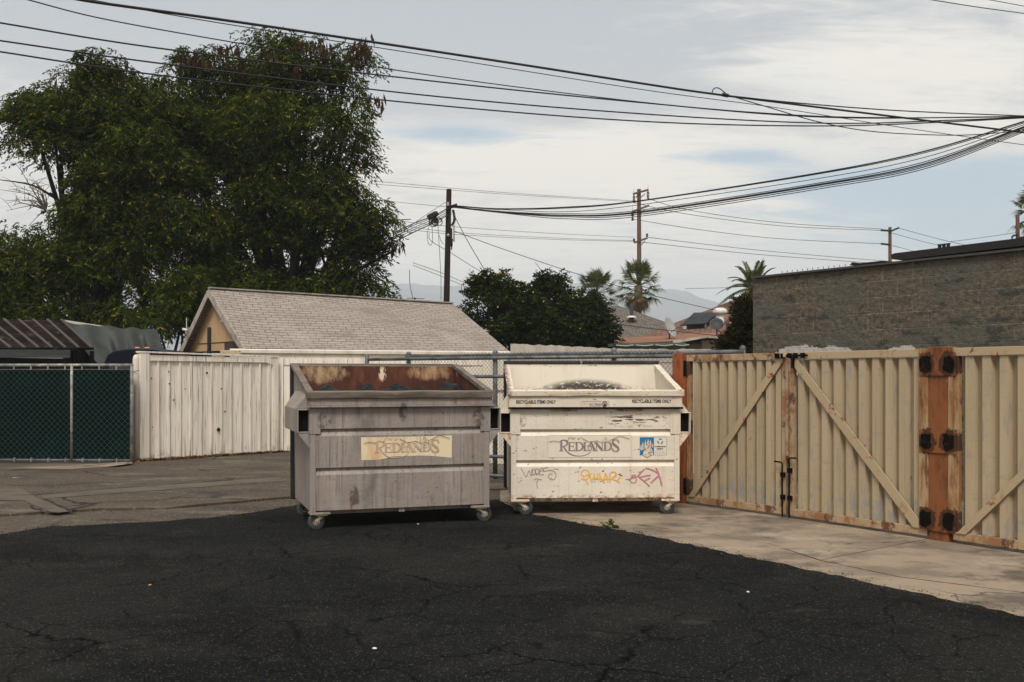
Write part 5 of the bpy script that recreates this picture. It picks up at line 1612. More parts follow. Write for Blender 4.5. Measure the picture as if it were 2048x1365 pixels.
# ------------------------------------------------------------------ trees and plants
def leaves(name, mat, parent, lobes, n, axis_len, leaf, width, pairs, droop, seed, gap=0.0, gap_s=0.6, shell=2.2, leaf_dir=.55, clump=0.0, per=50):
    """many leaf-sized faces: each spray is a drooping axis with leaflets on both sides"""
    rs = np.random.RandomState(seed)
    vol = np.array([(l[1][0] * l[1][1] * l[1][2]) ** (2 / 3) * (l[2] if len(l) > 2 else 1.0) for l in lobes])
    vol /= vol.sum()
    want = n
    if clump: n = max(1, n // per)
    idx = rs.choice(len(lobes), size=int(n * 2.2), p=vol)
    base = []
    outw = []
    for i in idx:
        c, r = lobes[i][0], lobes[i][1]
        d = rs.normal(size=3); d /= np.linalg.norm(d)
        k = rs.rand() ** (1 / shell)
        p = np.array(c) + d * k * np.array(r)
        if gap > 0:
            v = mnoise.noise(Vector(p * gap_s + seed)) + .5 * mnoise.noise(Vector(p * gap_s * 2.3))
            if v < gap - .5: continue
        if p[2] < .2: continue
        base.append(p); outw.append(d)
        if len(base) >= n: break
    base = np.array(base); outw = np.array(outw)
    if clump:                                   # each bough carries an umbrella of sprays
        m = per
        rc = clump * (.6 + .8 * rs.rand(len(base), 1))
        a_ = rs.rand(len(base), m) * 2 * np.pi
        u_ = np.sqrt(rs.rand(len(base), m))
        o_ = np.stack([np.cos(a_) * u_ * rc, np.sin(a_) * u_ * rc, (.42 - .75 * u_ ** 2) * rc + rs.normal(size=a_.shape) * .10], 2)
        outw = (np.stack([np.cos(a_), np.sin(a_), .3 + 0 * a_], 2) * .8).reshape(-1, 3)
        base = (base[:, None, :] + o_).reshape(-1, 3)
    N = len(base)
    az = rs.rand(N) * 2 * np.pi
    rd = np.stack([np.cos(az), np.sin(az), np.zeros(N)], 1)
    ax = outw * .6 + rd * .7 + np.array([0, 0, -droop]) * (0.5 + rs.rand(N, 1))
    ax /= np.linalg.norm(ax, axis=1)[:, None]
    V = []
    L = axis_len * (.6 + .8 * rs.rand(N, 1))
    for j in range(pairs):
        t = (j + .6) / pairs
        o = base + ax * L * t + np.array([0, 0, -.25]) * L * t * t * droop
        for s in (-1, 1):
            side = np.cross(ax, rs.normal(size=(N, 3)) * .5 + np.array([0, 0, 1.0]))
            side /= (np.linalg.norm(side, axis=1)[:, None] + 1e-6)
            d = side * s * leaf_dir + ax * .75 + np.array([0, 0, -.35 * droop]) + rs.normal(size=(N, 3)) * .18
            d /= np.linalg.norm(d, axis=1)[:, None]
            w = np.cross(d, rs.normal(size=(N, 3)))
            w /= (np.linalg.norm(w, axis=1)[:, None] + 1e-6)
            l = leaf * (.65 + .7 * rs.rand(N, 1))
            V.append(np.stack([o, o + d * l * .45 + w * width / 2, o + d * l, o + d * l * .45 - w * width / 2], 1))
    V = np.concatenate(V, 0)
    nf = len(V)
    me = bpy.data.meshes.new(name)
    me.vertices.add(nf * 4)
    me.vertices.foreach_set('co', V.reshape(-1).astype(np.float32))
    me.loops.add(nf * 4)
    me.loops.foreach_set('vertex_index', np.arange(nf * 4, dtype=np.int32))
    me.polygons.add(nf)
    me.polygons.foreach_set('loop_start', np.arange(0, nf * 4, 4, dtype=np.int32))
    me.update(calc_edges=True)
    me.materials.append(mat)
    o = bpy.data.objects.new(name, me)
    C.objects.link(o)
    if parent is not None: o.parent = parent
    return o


def lob(px, py, Y, rpx, rpy, dy=None, w=1.0):
    """a crown lobe centred behind a photo pixel, sizes in photo pixels at that depth"""
    p = P(px, py, Y)
    k = Y / F
    return (p, (rpx * k * .97, (dy if dy else max(rpx, rpy) * k * .75), rpy * k * .95), w)


def limbs(name, parent, base, tops, r0, mat, seed, twigs=3, wander=.35):
    """tapering trunk and limbs that fork towards the crown lobes"""
    r = random.Random(seed)
    mb = MB()
    base = Vector(base)
    cen = sum((Vector(t) for t in tops), Vector()) / len(tops)
    fork = base.lerp(Vector((cen.x, cen.y, base.z + (cen.z - base.z) * .42)), .75)
    mb.tube(spline([base - Vector((0, 0, .2)), base.lerp(fork, .5) + Vector((r.uniform(-.15, .15), 0, 0)), fork], 5), list(np.linspace(r0, r0 * .72, 11)), 10)
    for t in tops:
        t = Vector(t)
        m1 = fork.lerp(t, .45) + Vector((r.uniform(-wander, wander), r.uniform(-wander, wander), r.uniform(0, wander)))
        pts = spline([fork - Vector((0, 0, .1)), m1, t], 6)
        mb.tube(pts, list(np.linspace(r0 * .55, r0 * .10, len(pts))), 7)
        for k in range(twigs):
            a = Vector(pts[int(len(pts) * r.uniform(.4, .9))])
            b = a + Vector((r.uniform(-1, 1), r.uniform(-1, 1), r.uniform(-.2, 1.0))).normalized() * r.uniform(.8, 1.8) * max(.4, r0 * 4)
            q = spline([a, a.lerp(b, .5) + Vector((r.uniform(-.2, .2), 0, r.uniform(-.1, .2))), b], 4)
            mb.tube(q, list(np.linspace(r0 * .16, r0 * .04, len(q))), 5)
    return mb.build(name, mat, parent, smooth=True, fix=False)


def pods(parent, pts, seed, n=18, ln=.40, w=.085):
    r = random.Random(seed)
    for p in pts:
        mb = MB()
        for k in range(n):
            a = Vector(p) + Vector((r.uniform(-.25, .25), r.uniform(-.25, .25), r.uniform(-.15, .2)))
            d = Vector((r.uniform(-.35, .35), r.uniform(-.35, .35), -1)).normalized()
            s = d.cross(Vector((r.uniform(-1, 1), r.uniform(-1, 1), .2))).normalized()
            l = ln * r.uniform(.6, 1.2)
            mb.poly([a, a + d * l * .4 + s * w / 2, a + d * l, a + d * l * .4 - s * w / 2])
        mb.build('pod_cluster', M['pod'], parent, fix=False)


# the big feathery tree behind the garage
TY = 33.5
t1 = thing('feathery_tree', 'tallest feathery tree with brown pods at its top, right behind the garage', 'tree', (P(610, 757, TY).x, TY, 0), 0, 'feathery trees behind the garage')
off = Vector(t1.location)
L1_ = [lob(615, 160, TY, 100, 62), lob(520, 165, TY + .5, 95, 70), lob(698, 132, TY, 36, 42, w=1.1), lob(696, 225, TY, 34, 48, w=1.2), lob(660, 200, TY, 60, 60), lob(430, 160, TY + .6, 66, 48), lob(600, 255, TY - .8, 140, 82),
       lob(470, 290, TY, 110, 80), lob(672, 330, TY, 60, 60), lob(580, 370, TY - .8, 118, 78), lob(685, 430, TY - .5, 80, 70), lob(735, 430, TY, 34, 54, w=.8), lob(560, 470, TY - .4, 110, 70, w=.7), lob(712, 500, TY - .2, 54, 54), lob(790, 500, TY, 20, 20, w=.7),
       lob(620, 560, TY - .3, 120, 66, w=.9), lob(725, 570, TY, 34, 40), lob(500, 560, TY, 110, 62), lob(430, 400, TY, 80, 80, w=.55), lob(400, 590, TY, 80, 58), lob(350, 130, TY + .5, 30, 32, w=.7), lob(445, 118, TY, 40, 26), lob(375, 122, TY, 30, 24), lob(565, 100, TY, 50, 24), lob(400, 230, TY + .4, 80, 70), lob(380, 330, TY + .4, 80, 70), lob(390, 480, TY + .2, 90, 70), lob(560, 620, TY + .5, 190, 50)]
L1_ = [(l[0] - off, l[1], l[2]) for l in L1_]
leaves('crown', M['leaf_big'], t1, L1_, 23500, .42, .155, .046, 5, .62, 21, gap=.24, gap_s=.62, shell=2.2, clump=.80, per=52)
limbs('trunk', t1, (0, 0, 0), [l[0] for l in L1_], .34, M['bark'], 5)
r = random.Random(8)
pp = [P(px + r.uniform(-12, 12), py + 10 + r.uniform(-8, 8), TY + r.uniform(-1.8, -.4)) - off for px, py in
      ((545, 92), (600, 85), (620, 76), (640, 92), (655, 80), (705, 95), (722, 78), (735, 90), (742, 70), (722, 105), (690, 130), (440, 95), (450, 85), (360, 98), (380, 112), (575, 105), (500, 110), (742, 184), (736, 192), (792, 486), (480, 120), (410, 120), (660, 100), (590, 120), (330, 160), (510, 140))]
pods(t1, pp, 3)

TY2 = 31.5
t2 = thing('feathery_tree', 'broad feathery tree at the left photo edge above the dark shed', 'tree', (P(165, 757, TY2).x, TY2, 0), 0, 'feathery trees behind the garage')
off = Vector(t2.location)
L2_ = [lob(205, 150, TY2, 52, 46, w=.8), lob(120, 215, TY2, 84, 52), lob(58, 222, TY2, 30, 34, w=.8), lob(230, 240, TY2 + .4, 110, 72), lob(330, 210, TY2 + .5, 76, 62), lob(110, 278, TY2 - .3, 70, 40), lob(280, 330, TY2, 120, 74),
       lob(215, 345, TY2, 66, 44), lob(205, 420, TY2, 74, 50), lob(330, 430, TY2, 90, 66, w=.7), lob(120, 468, TY2, 50, 34, w=.8), lob(30, 505, TY2, 62, 40), lob(120, 530, TY2, 110, 56), lob(260, 510, TY2, 90, 58, w=.8), lob(40, 570, TY2 - .6, 84, 50),
       lob(300, 590, TY2, 70, 54, w=.8), lob(240, 440, TY2 + .5, 100, 70), lob(70, 622, TY2 - 1.0, 76, 30, w=.9), lob(185, 608, TY2 - .3, 60, 34, w=.6), lob(-40, 530, TY2, 70, 90)]
L2_ = [(l[0] - off, l[1], l[2]) for l in L2_]
leaves('crown', M['leaf_big'], t2, L2_, 20500, .40, .150, .045, 5, .62, 34, gap=.24, gap_s=.62, shell=2.2, clump=.76, per=52)
limbs('trunk', t2, (0, 0, 0), [l[0] for l in L2_], .30, M['bark'], 15)
pp = [P(px, py, TY2 + r.uniform(-.8, .5)) - off for px, py in ((140, 168), (150, 175), (215, 120), (240, 130), (130, 172), (285, 165), (225, 165))]
pods(t2, pp, 4, n=5)
# hanging leafy branch over the shed
t3 = thing('feathery_tree', 'slim young feathery tree between the tarpaulin and the garage gable', 'tree', (P(355, 757, 30.5).x, 30.5, 0), 0, 'feathery trees behind the garage')
off = Vector(t3.location)
L3_ = [lob(350, 600, 30.5, 46, 40), lob(310, 640, 30.3, 40, 26), lob(250, 625, 30.2, 40, 24, w=.6), lob(380, 560, 30.5, 40, 40)]
L3_ = [(l[0] - off, l[1], l[2]) for l in L3_]
leaves('crown', M['leaf_big'], t3, L3_, 1300, .42, .17, .045, 5, .9, 44, gap=.25, gap_s=.9)
limbs('trunk', t3, (0, 0, 0), [l[0] for l in L3_], .12, M['bark'], 25, twigs=2)

# bare twiggy bushes at the left and below the crown
def bare_bush(label, base, top_pts, seed, r0=.03):
    b = thing('bare_shrub', label, 'shrub', tuple(base), 0, 'bare twigs')
    r = random.Random(seed)
    mb = MB()
    for t in top_pts:
        t = Vector(t) - Vector(base)
        for k in range(4):
            e = t + Vector((r.uniform(-.5, .5), r.uniform(-.4, .4), r.uniform(-.5, .3)))
            q = spline([(0, 0, 0), e * .45 + Vector((r.uniform(-.25, .25), 0, .15)), e], 5)
            mb.tube(q, list(np.linspace(r0, r0 * .25, len(q))), 5)
            for j in range(3):
                a = Vector(q[int(len(q) * r.uniform(.45, .9))])
                f = a + Vector((r.uniform(-.5, .5), r.uniform(-.3, .3), r.uniform(-.1, .5)))
                q2 = spline([a, a.lerp(f, .5) + Vector((0, 0, .08)), f], 3)
                mb.tube(q2, list(np.linspace(r0 * .4, r0 * .16, len(q2))), 4)
    mb.build('branches', M['twig'], b, fix=False)


bare_bush('bare curling twigs sticking out of the left side of the broad tree', P(92, 420, 31.2), [P(40, 365, 31.2), P(22, 395, 31.2), P(60, 350, 31.2), P(30, 420, 31.2)], 3, .022)
bare_bush('bare brown bush under the trees between shed and garage', (P(210, 757, 33).x, 33, 0), [P(190, 600, 33), P(215, 575, 33), P(235, 610, 33), P(160, 615, 33), P(260, 630, 33), P(300, 640, 33)], 6, .035)

# citrus trees
def fruit(parent, lobes, n, seed, rad=.026):
    r = random.Random(seed)
    for k in range(n):
        c, q = lobes[r.randrange(len(lobes))][:2]
        d = Vector((r.uniform(-1, 1), r.uniform(-1, -.2), r.uniform(-.7, .9))).normalized()
        p = Vector(c) + Vector((d.x * q[0], d.y * q[1], d.z * q[2])) * .98
        MB().lathe([(0, -rad * 1.1), (rad * .75, -rad * .6), (rad, 0), (rad * .75, rad * .6), (0, rad * 1.1)], p, n=8).build('fruit', M['fruit'], parent, smooth=True)


for (bx, Y, lbs, lb, sd) in (
        (1000, 33.0, [(990, 640, 92, 62), (960, 605, 42, 34), (1035, 650, 70, 60), (930, 660, 46, 40), (975, 575, 34, 24), (1000, 562, 22, 16), (1060, 640, 50, 50), (1040, 600, 40, 24), (950, 560, 14, 10), (972, 556, 10, 16), (1003, 548, 10, 8), (1022, 572, 26, 8)], 'dense lemon tree with small yellow fruit right of the garage roof', 51),
        (1150, 34.5, [(1150, 650, 82, 54), (1100, 600, 46, 40), (1092, 568, 28, 20), (1120, 562, 16, 12), (1200, 665, 40, 40), (1105, 665, 62, 46), (1165, 600, 40, 20), (1180, 620, 40, 24), (1088, 556, 12, 16), (1118, 553, 10, 10)], 'lemon tree in front of the two fan palms', 61)):
    t = thing('lemon_tree', lb, 'tree', (P(bx, 757, Y).x, Y, 0), 0, 'lemon trees')
    off = Vector(t.location)
    ll = [lob(a, b, Y, c, d) for a, b, c, d in lbs]
    ll = [(l[0] - off, l[1], l[2]) for l in ll]
    leaves('crown', M['leaf_citrus'], t, ll, 4600, .24, .105, .055, 4, .25, sd, gap=.16, gap_s=.9, shell=2.6, leaf_dir=.9)
    limbs('trunk', t, (0, 0, 0), [l[0] for l in ll], .13, M['bark'], sd, twigs=3)
    fruit(t, ll, 34 if sd == 51 else 16, sd)

cs_ = thing('conifer_shrub', 'dark bushy conifer against the left end of the block building', 'shrub', (P(1484, 757, 24).x, 24.0, 0))
off = Vector(cs_.location)
ll = [lob(1493, 642, 24, 20, 30), lob(1488, 618, 24, 13, 12), lob(1482, 682, 24, 30, 18), lob(1495, 690, 24, 26, 30), lob(1456, 693, 24, 20, 10, w=.6)]
ll = [(l[0] - off, l[1], l[2]) for l in ll]
leaves('crown', M['leaf_shrub'], cs_, ll, 2300, .20, .10, .035, 5, -.25, 71, gap=.1, gap_s=1.4)
limbs('trunk', cs_, (0, 0, 0), [l[0] for l in ll], .07, M['bark'], 71, twigs=2)


# palms
def fan_palm(label, base, H, R_, seed, nf=34, skirt=12):
    t = thing('fan_palm', label, 'palm', tuple(base), 0, 'fan palms')
    r = random.Random(seed)
    mb = MB()
    mb.tube([(0, 0, -.2), (.05, 0, H * .3), (-.03, 0, H * .7), (0, 0, H)], [.30, .24, .22, .26], 12)
    mb.build('trunk', M['bark_palm'], t, smooth=True)
    def frond(mb, d, pet, rad, sag):
        d = d.normalized()
        a = Vector((0, 0, H))
        side = d.cross(Vector((0, 0, 1)))
        side = side.normalized() if side.length > .05 else Vector((1, 0, 0))
        upv = side.cross(d).normalized()
        tip = a + d * pet - Vector((0, 0, sag * pet * .5))
        mb.bar(a, tip, .035, .02, upv)
        nb = 19
        for k in range(nb):
            an = -1.5 + 3.0 * k / (nb - 1)
            bd = (d * math.cos(an) + side * math.sin(an) + upv * .12 * math.cos(2 * an) - Vector((0, 0, sag * .35))).normalized()
            l = rad * (.72 + .28 * math.cos(an)) * r.uniform(.8, 1.15)
            mid = tip + bd * l * .55
            end = tip + bd * l - Vector((0, 0, (.10 + sag * .30) * l * r.uniform(.5, 1.3)))
            w = bd.cross(upv).normalized() * .036
            b = len(mb.v)
            mb.v += [tuple(tip), tuple(mid + w), tuple(end), tuple(mid - w)]
            mb.f.append((b, b + 1, b + 2, b + 3))
    g = MB()
    for k in range(nf):
        az = 2.4 * k + r.uniform(-.3, .3)
        el = R(82 - 108 * (k / nf) ** .9) + r.uniform(-.12, .12)
        frond(g, Vector((math.cos(az) * math.cos(el), math.sin(az) * math.cos(el), math.sin(el))), R_ * .62 * r.uniform(.85, 1.15), R_ * .56, max(0, .5 - el * .5))
    g.build('crown', M['frond'], t, fix=False)
    if skirt:
        s = MB()
        for k in range(skirt):
            az = 2.4 * k + r.uniform(-.3, .3)
            el = R(-38) - r.uniform(0, .7)
            frond(s, Vector((math.cos(az) * math.cos(el), math.sin(az) * math.cos(el), math.sin(el))), R_ * .46, R_ * .55, .6)
        s.build('dry_fronds', M['frond_dry'], t, fix=False)
    return t


p = P(1277, 572, 62); fan_palm('taller fan palm with dry brown skirt in front of the far power pole', (p.x, 62, 0), p.z, 1.55, 3)
p = P(1193, 586, 60); fan_palm('smaller fan palm left of the taller one, behind the lemon tree', (p.x, 60, 0), p.z, 1.40, 9, nf=32, skirt=7)
p = P(2078, 425, 48); fan_palm('fan palm at the right photo edge whose fronds hang over a pole', (p.x, 48, 0), p.z, 1.35, 14, nf=26, skirt=6)


def date_palm(label, base, H, R_, seed):
    t = thing('feather_palm', label, 'palm', tuple(base))
    r = random.Random(seed)
    MB().tube([(0, 0, -.2), (0, 0, H * .5), (0, 0, H)], [.34, .30, .34], 12).build('trunk', M['bark_palm'], t, smooth=True)
    g = MB()
    for k in range(30):
        az = 2.4 * k + r.uniform(-.2, .2)
        el = R(78 - 95 * (k / 30))
        d = Vector((math.cos(az) * math.cos(el), math.sin(az) * math.cos(el), math.sin(el)))
        pts = []
        for j in range(9):
            f = j / 8
            pts.append(Vector((0, 0, H)) + d * R_ * f - Vector((0, 0, .55 * R_ * f * f * math.cos(el) ** .5 if el > 0 else .35 * R_ * f * f)))
        g.tube(pts, list(np.linspace(.035, .008, 9)), 4)
        fine = spline(pts, 4)
        for j in range(4, len(fine)):
            a = Vector(fine[j]); dd = (Vector(fine[j]) - Vector(fine[j - 1])).normalized()
            sd_ = dd.cross(Vector((0, 0, 1)))
            sd_ = sd_.normalized() if sd_.length > .05 else Vector((1, 0, 0))
            for s in (-1, 1):
                l = .40 * (1 - .45 * (j / len(fine))) * r.uniform(.8, 1.15)
                e = a + (sd_ * s * .8 + dd * .6 + Vector((0, 0, -.15))).normalized() * l
                w = dd * .026
                g.poly([a - w, a.lerp(e, .5) - w, e, a.lerp(e, .5) + w])
    g.build('crown', M['frond'], t, fix=False)


p = P(1508, 578, 44); date_palm('feather palm with arching fronds behind the left end of the block building', (p.x, 44, 0), p.z, 1.75, 4)

# weeds and dry leaves on the ground
def weed(px, py, s, label, seed):
    p = G(px, py)
    w = thing('weed', label, 'weed', (p.x, p.y, .008), 0, 'weeds at the concrete edge')
    leaves('foliage', M['leaf_weed'], w, [(Vector((0, 0, .05 * s + .2)), (.10 * s, .05 * s, .05 * s)), (Vector((.05 * s, 0, .035 * s + .2)), (.11 * s, .05 * s, .04 * s))], int(60 * max(s, .2)), .14 * s, .085 * s, .044 * s, 3, -.2, seed)
    for c in w.children: c.location.z = -.20
    mb = MB(); r = random.Random(seed)
    for k in range(6):
        a = r.uniform(0, 6.28)
        mb.tube([(0, 0, -.01), (.03 * s * math.cos(a), .03 * s * math.sin(a), .04 * s), (.09 * s * math.cos(a), .05 * s * math.sin(a), .07 * s)], [.003, .002, .001], 4)
    mb.build('stems', M['leaf_weed'], w, fix=False)


weed(1219, 1059, .40, 'largest weed growing at the asphalt and concrete edge below the white dumpster', 3)
weed(1166, 1049, .11, 'tiny weed left of the largest weed at the concrete edge', 5)
weed(1281, 1069, .11, 'tiny weed right of the largest weed at the concrete edge', 6)

rs = np.random.RandomState(12)
mb = MB()
a, b = G(272, 926), G(570, 907)
for k in range(1200):
    t = rs.rand() ** 1.25
    p = a.lerp(b, t) + Vector((rs.normal() * .05, -abs(rs.normal()) * .13 * (1.3 - t) - .02, .036 + abs(rs.normal()) * .012))
    an = rs.rand() * 6.28; l = rs.uniform(.035, .10); w = l * rs.uniform(.3, .6)
    d = Vector((math.cos(an), math.sin(an), rs.uniform(-.15, .35))); s = Vector((-d.y, d.x, rs.uniform(-.3, .3)))
    mb.poly([p, p + d * l * .5 + s * w * .5, p + d * l, p + d * l * .5 - s * w * .5 + Vector((0, 0, .008))])
tag(mb.build('leaf_litter', M['litter'], fix=False), 'dry brown leaves strewn along the foot of the white fence', 'dry leaves', kind='stuff')

for px, py, nm, mt, lb, s in ((836, 1051, 'paper_scrap', 'paper', 'tiny white scrap on the dark asphalt right below the gray dumpster', .014),
                              (749, 1302, 'paper_scrap', 'paper', 'small white scrap on the dark asphalt near the lower photo edge', .011),
                              (300, 1174, 'leaf_scrap', 'orange_scrap', 'small orange leaf lying on the dark asphalt', .012),
                              (1496, 1188, 'paper_scrap', 'paper', 'tiny white scrap on the dark asphalt in front of the middle of the gates', .010),
                              (31, 960, 'paper_scrap', 'paper', 'white scrap on the worn alley in front of the green gate', .030)):
    p = G(px, py)
    o = MB().prism([(-s, -s * .6, 0), (s * .8, -s * .8, 0), (s * 1.1, s * .5, 0), (-s * .5, s * .8, 0)], (0, 0, .004)).build(nm, M[mt])
    o.location = (p.x, p.y, .0125 if py > 1040 else .031)
    o.rotation_euler = (.12, .08, px * .1)
    tag(o, lb, 'scrap')
for px, py, s in ((1132, 1094, .15),):
    p = G(px, py)
    r = random.Random(px)
    q = [(p.x + s * math.cos(k * .52) * r.uniform(.5, 1.1), p.y + s * .30 * math.sin(k * .52) * r.uniform(.5, 1.1)) for k in range(12)]
    sheet('pavement_patch', q, .0126, M['scuff'])

# loose grit along the ragged pavement edges and thinly over the lot
rs = np.random.RandomState(77)
gv = []
for line, n_, spread in ((lot_right[:-6], 900, .07), (lot_far, 900, .10), (lip, 500, .06)):
    for k in range(n_):
        i = rs.randint(len(line) - 1)
        p = line[i].lerp(line[i + 1], rs.rand())
        gv.append((p.x + rs.normal() * spread, p.y + rs.normal() * spread, .010, rs.uniform(.003, .011)))
for k in range(500):
    gv.append((rs.uniform(-4.5, 3.5), rs.uniform(4.2, 10.5), .012, rs.uniform(.002, .006)))
mb = MB()
for x, y, z, s in gv:
    if abs(x) > 9: continue
    b = len(mb.v)
    for k in range(4):
        a = k * 1.57 + rs.rand()
        mb.v.append((x + s * math.cos(a) * rs.uniform(.6, 1.2), y + s * math.sin(a) * rs.uniform(.6, 1.2), z - .004))
    mb.v.append((x, y, z + s * rs.uniform(.5, 1.0)))
    mb.f += [(b, b + 1, b + 4), (b + 1, b + 2, b + 4), (b + 2, b + 3, b + 4), (b + 3, b, b + 4)]
tag(mb.build('gravel', M['grit'], fix=False), 'loose grit along the edge of the dark asphalt', 'gravel', kind='stuff')

# ------------------------------------------------------------------ poles and wires
def pole(name, label, top, base, r0, r1, mat, group=None):
    t = thing(name, label, 'utility pole', (base.x, base.y, 0), 0, 'utility poles')
    d = Vector(top) - Vector((base.x, base.y, 0))
    mb = MB()
    n = 7
    mb.tube([d * (k / n) for k in range(n + 1)], list(np.linspace(r0, r1, n + 1)), 12)
    mb.build('pole', mat, t, smooth=False)
    return t, Vector((base.x, base.y, 0))


Y1 = 34.0
pt, pb = P(898, 379, Y1), P(888, 757, Y1)
pl1, o1 = pole('utility_pole', 'thick dark wooden pole rising behind the garage ridge', pt, pb, .125, .088, M['wood_pole'])
def on(px, py, dy=0.0): return P(px, py, Y1 + dy) - o1
MB().box(*(lambda q: (q.x - .045, q.x + .02, q.y - .10, q.y + .10, q.z - .46, q.z + .10))(on(903, 463))).build('meter_cover', M['dark'], pl1, bev=.01)
MB().box(*(lambda q: (q.x - .02, q.x + .03, q.y - .12, q.y + .12, q.z - .27, q.z + .28))(on(907.5, 467))).build('terminal_box', M['fascia'], pl1, bev=.01)
MB().box(*(lambda q: (q.x - .04, q.x + .04, q.y - .03, q.y + .0, q.z - .06, q.z + .06))(on(896, 408, -.10))).build('tag_plate', M['trim_gray'], pl1)
MB().lathe([(0, -.06), (.05, -.05), (.05, .05), (0, .06)], on(896.5, 471, -.11), (0, 1, 0), 10).build('lamp_base', M['steel'], pl1)
mb = MB()
mb.tube([on(892, 414, -.12), on(905, 412, -.12), on(914, 409, -.12)], .035, 6)
mb.tube([on(893, 420, -.12), on(905, 415, -.1), on(912, 415, -.1)], .028, 6)
mb.build('wire_bracket', M['dark'], pl1)
mb = MB()
r = random.Random(6)
for k in range(7):
    x = r.uniform(904, 909)
    mb.tube(spline([on(x, 420), on(x + r.uniform(-2, 4), 440), on(x - r.uniform(0, 4), 452)], 5), .012, 4)
    mb.tube(spline([on(902 + k * .6, 478), on(900 + r.uniform(-2, 6), 492 + r.uniform(0, 10)), on(904 + r.uniform(-3, 2), 484)], 5), .012, 4)
mb.build('loose_leads', M['cable'], pl1, fix=False)

Y2 = 68.0
pt, pb = P(1278, 379, Y2), P(1279, 757, Y2)
pl2, o2 = pole('utility_pole', 'far brown pole with crossarms and insulators above the taller fan palm', pt, pb, .19, .13, M['wood_pole_far'])
def on2(px, py, dy=0.0): return P(px, py, Y2 + dy) - o2
for a, b in (((1266, 388.5), (1297, 380)), ((1264, 424), (1298, 411.5)), ((1268, 486), (1295, 476.5))):
    MB().bar(on2(*a, -.14), on2(*b, -.14), .12, .12).build('crossarm', M['wood_pole_far'], pl2)
for a, b in (((1272, 396), (1279, 384)), ((1290, 388), (1281, 396)), ((1290, 419), (1281, 428)), ((1290, 482), (1283, 490))):
    MB().tube([on2(*a, -.14), on2(*b, -.10)], .03, 5).build('brace', M['coping'], pl2)
for px, py, l in ((1268, 390, 15), (1296, 382, 16), (1265, 426, 15)):
    mb = MB()
    mb.lathe([(.0, 0), (.03, .0)] + [(v, -h) for k in range(5) for v, h in ((.03, .06 + k * .1), (.10, .09 + k * .1), (.10, .12 + k * .1), (.03, .14 + k * .1))] + [(0, .58)], on2(px, py, -.14), n=10)
    mb.build('insulator', M['dark'], pl2)
for px, py in ((1268, 484), (1294, 474)):
    MB().lathe([(0, 0), (.07, .0), (.07, .2), (0, .24)], on2(px, py, -.14), n=8).build('insulator', M['dark'], pl2)

Y3 = 75.0
pt, pb = P(1780, 455, Y3), P(1780, 757, Y3)
pl3, o3 = pole('utility_pole', 'farthest slim brown pole with short arms above the block building', pt, pb, .17, .12, M['wood_pole_far'])
def on3(px, py, dy=0.0): return P(px, py, Y3 + dy) - o3
for a, b in (((1762, 461), (1780, 462)), ((1779, 464), (1798, 456)), ((1762, 488), (1780, 490))):
    MB().bar(on3(*a, -.12), on3(*b, -.12), .13, .13).build('crossarm', M['dark'], pl3)

Y4 = 46.0
pt, pb = P(2035, 430, Y4), P(2040, 757, Y4)
pl4, o4 = pole('utility_pole', 'brown pole stub at the right photo edge above the black roof panel', pt, pb, .11, .085, M['wood_pole_far'])
def on4(px, py, dy=0.0): return P(px, py, Y4 + dy) - o4
mb = MB()
for q in ([(2036, 468), (2024, 474)], [(2024, 472), (2024, 478)], [(2048, 474), (2037, 476)], [(2030, 490), (2036, 494)]):
    mb.tube([on4(*q[0], -.1), on4(*q[1], -.1)], .035, 5)
mb.tube(spline([on4(2024, 474, -.1), on4(2028, 470, -.1), on4(2034, 476, -.1), on4(2030, 485, -.1), on4(2026, 480, -.1)], 5), .018, 4)
mb.build('brackets', M['dark'], pl4)


def cable(name, pts, r, label, mat='cable', group=None, ya=None, yb=None, n=10):
    """a cable through photo pixels, its depth running evenly from ya to yb"""
    sp_ = spline(pts, n)
    x0, x1 = sp_[0][0], sp_[-1][0]
    if sp_[-1][0] > 2050:                       # carry on past the edge of the view
        (ax_, ay_), (bx_, by_) = sp_[-3], sp_[-1]
        sp_ = sp_ + [(bx_ + (bx_ - ax_) * k, by_ + (by_ - ay_) * k) for k in (2, 4)]
    if sp_[0][0] < 0 or sp_[0][1] < 0:
        (ax_, ay_), (bx_, by_) = sp_[2], sp_[0]
        s_ = 250.0 / max(1.0, abs(bx_ - ax_))
        sp_ = [(bx_ + (bx_ - ax_) * s_ * k, by_ + (by_ - ay_) * s_ * k) for k in (2, 1)] + sp_
    q = []
    for px, py in sp_:
        f = (px - x0) / (x1 - x0) if abs(x1 - x0) > 1e-6 else 0
        q.append(P(px, py, ya + (yb - ya) * f))
    o = MB().tube(q, r, 5).build(name, M[mat], smooth=True, fix=False)
    return tag(o, label, 'cable', group)


OW = 'overhead cables crossing from the left'
cable('overhead_cable', [(60, -22), (165, 1), (400, 34), (620, 66), (1024, 127), (1280, 167), (1430, 189), (1700, 223), (2060, 267)], .022, 'thickest black cable, crossing over the tree top to the right photo edge', group=OW, ya=13, yb=22)
cable('overhead_cable', [(150, -6), (406, 41), (840, 109), (1280, 179), (1540, 214), (1800, 255), (2060, 292)], .008, 'thin wire running just below the thickest cable', group=OW, ya=13.4, yb=23)
cable('overhead_cable', [(40, -4), (215, 40), (530, 96), (840, 148), (1280, 204.5), (1600, 231), (1850, 236), (2060, 234)], .010, 'thin cable entering at the top edge left of the thickest cable', group=OW, ya=14, yb=22)
cable('overhead_cable', [(-20, 43), (310, 96), (840, 160), (1280, 205.5), (1650, 235), (2060, 233.5)], .014, 'highest of the three cables entering at the left photo edge', group=OW, ya=14.5, yb=22.2)
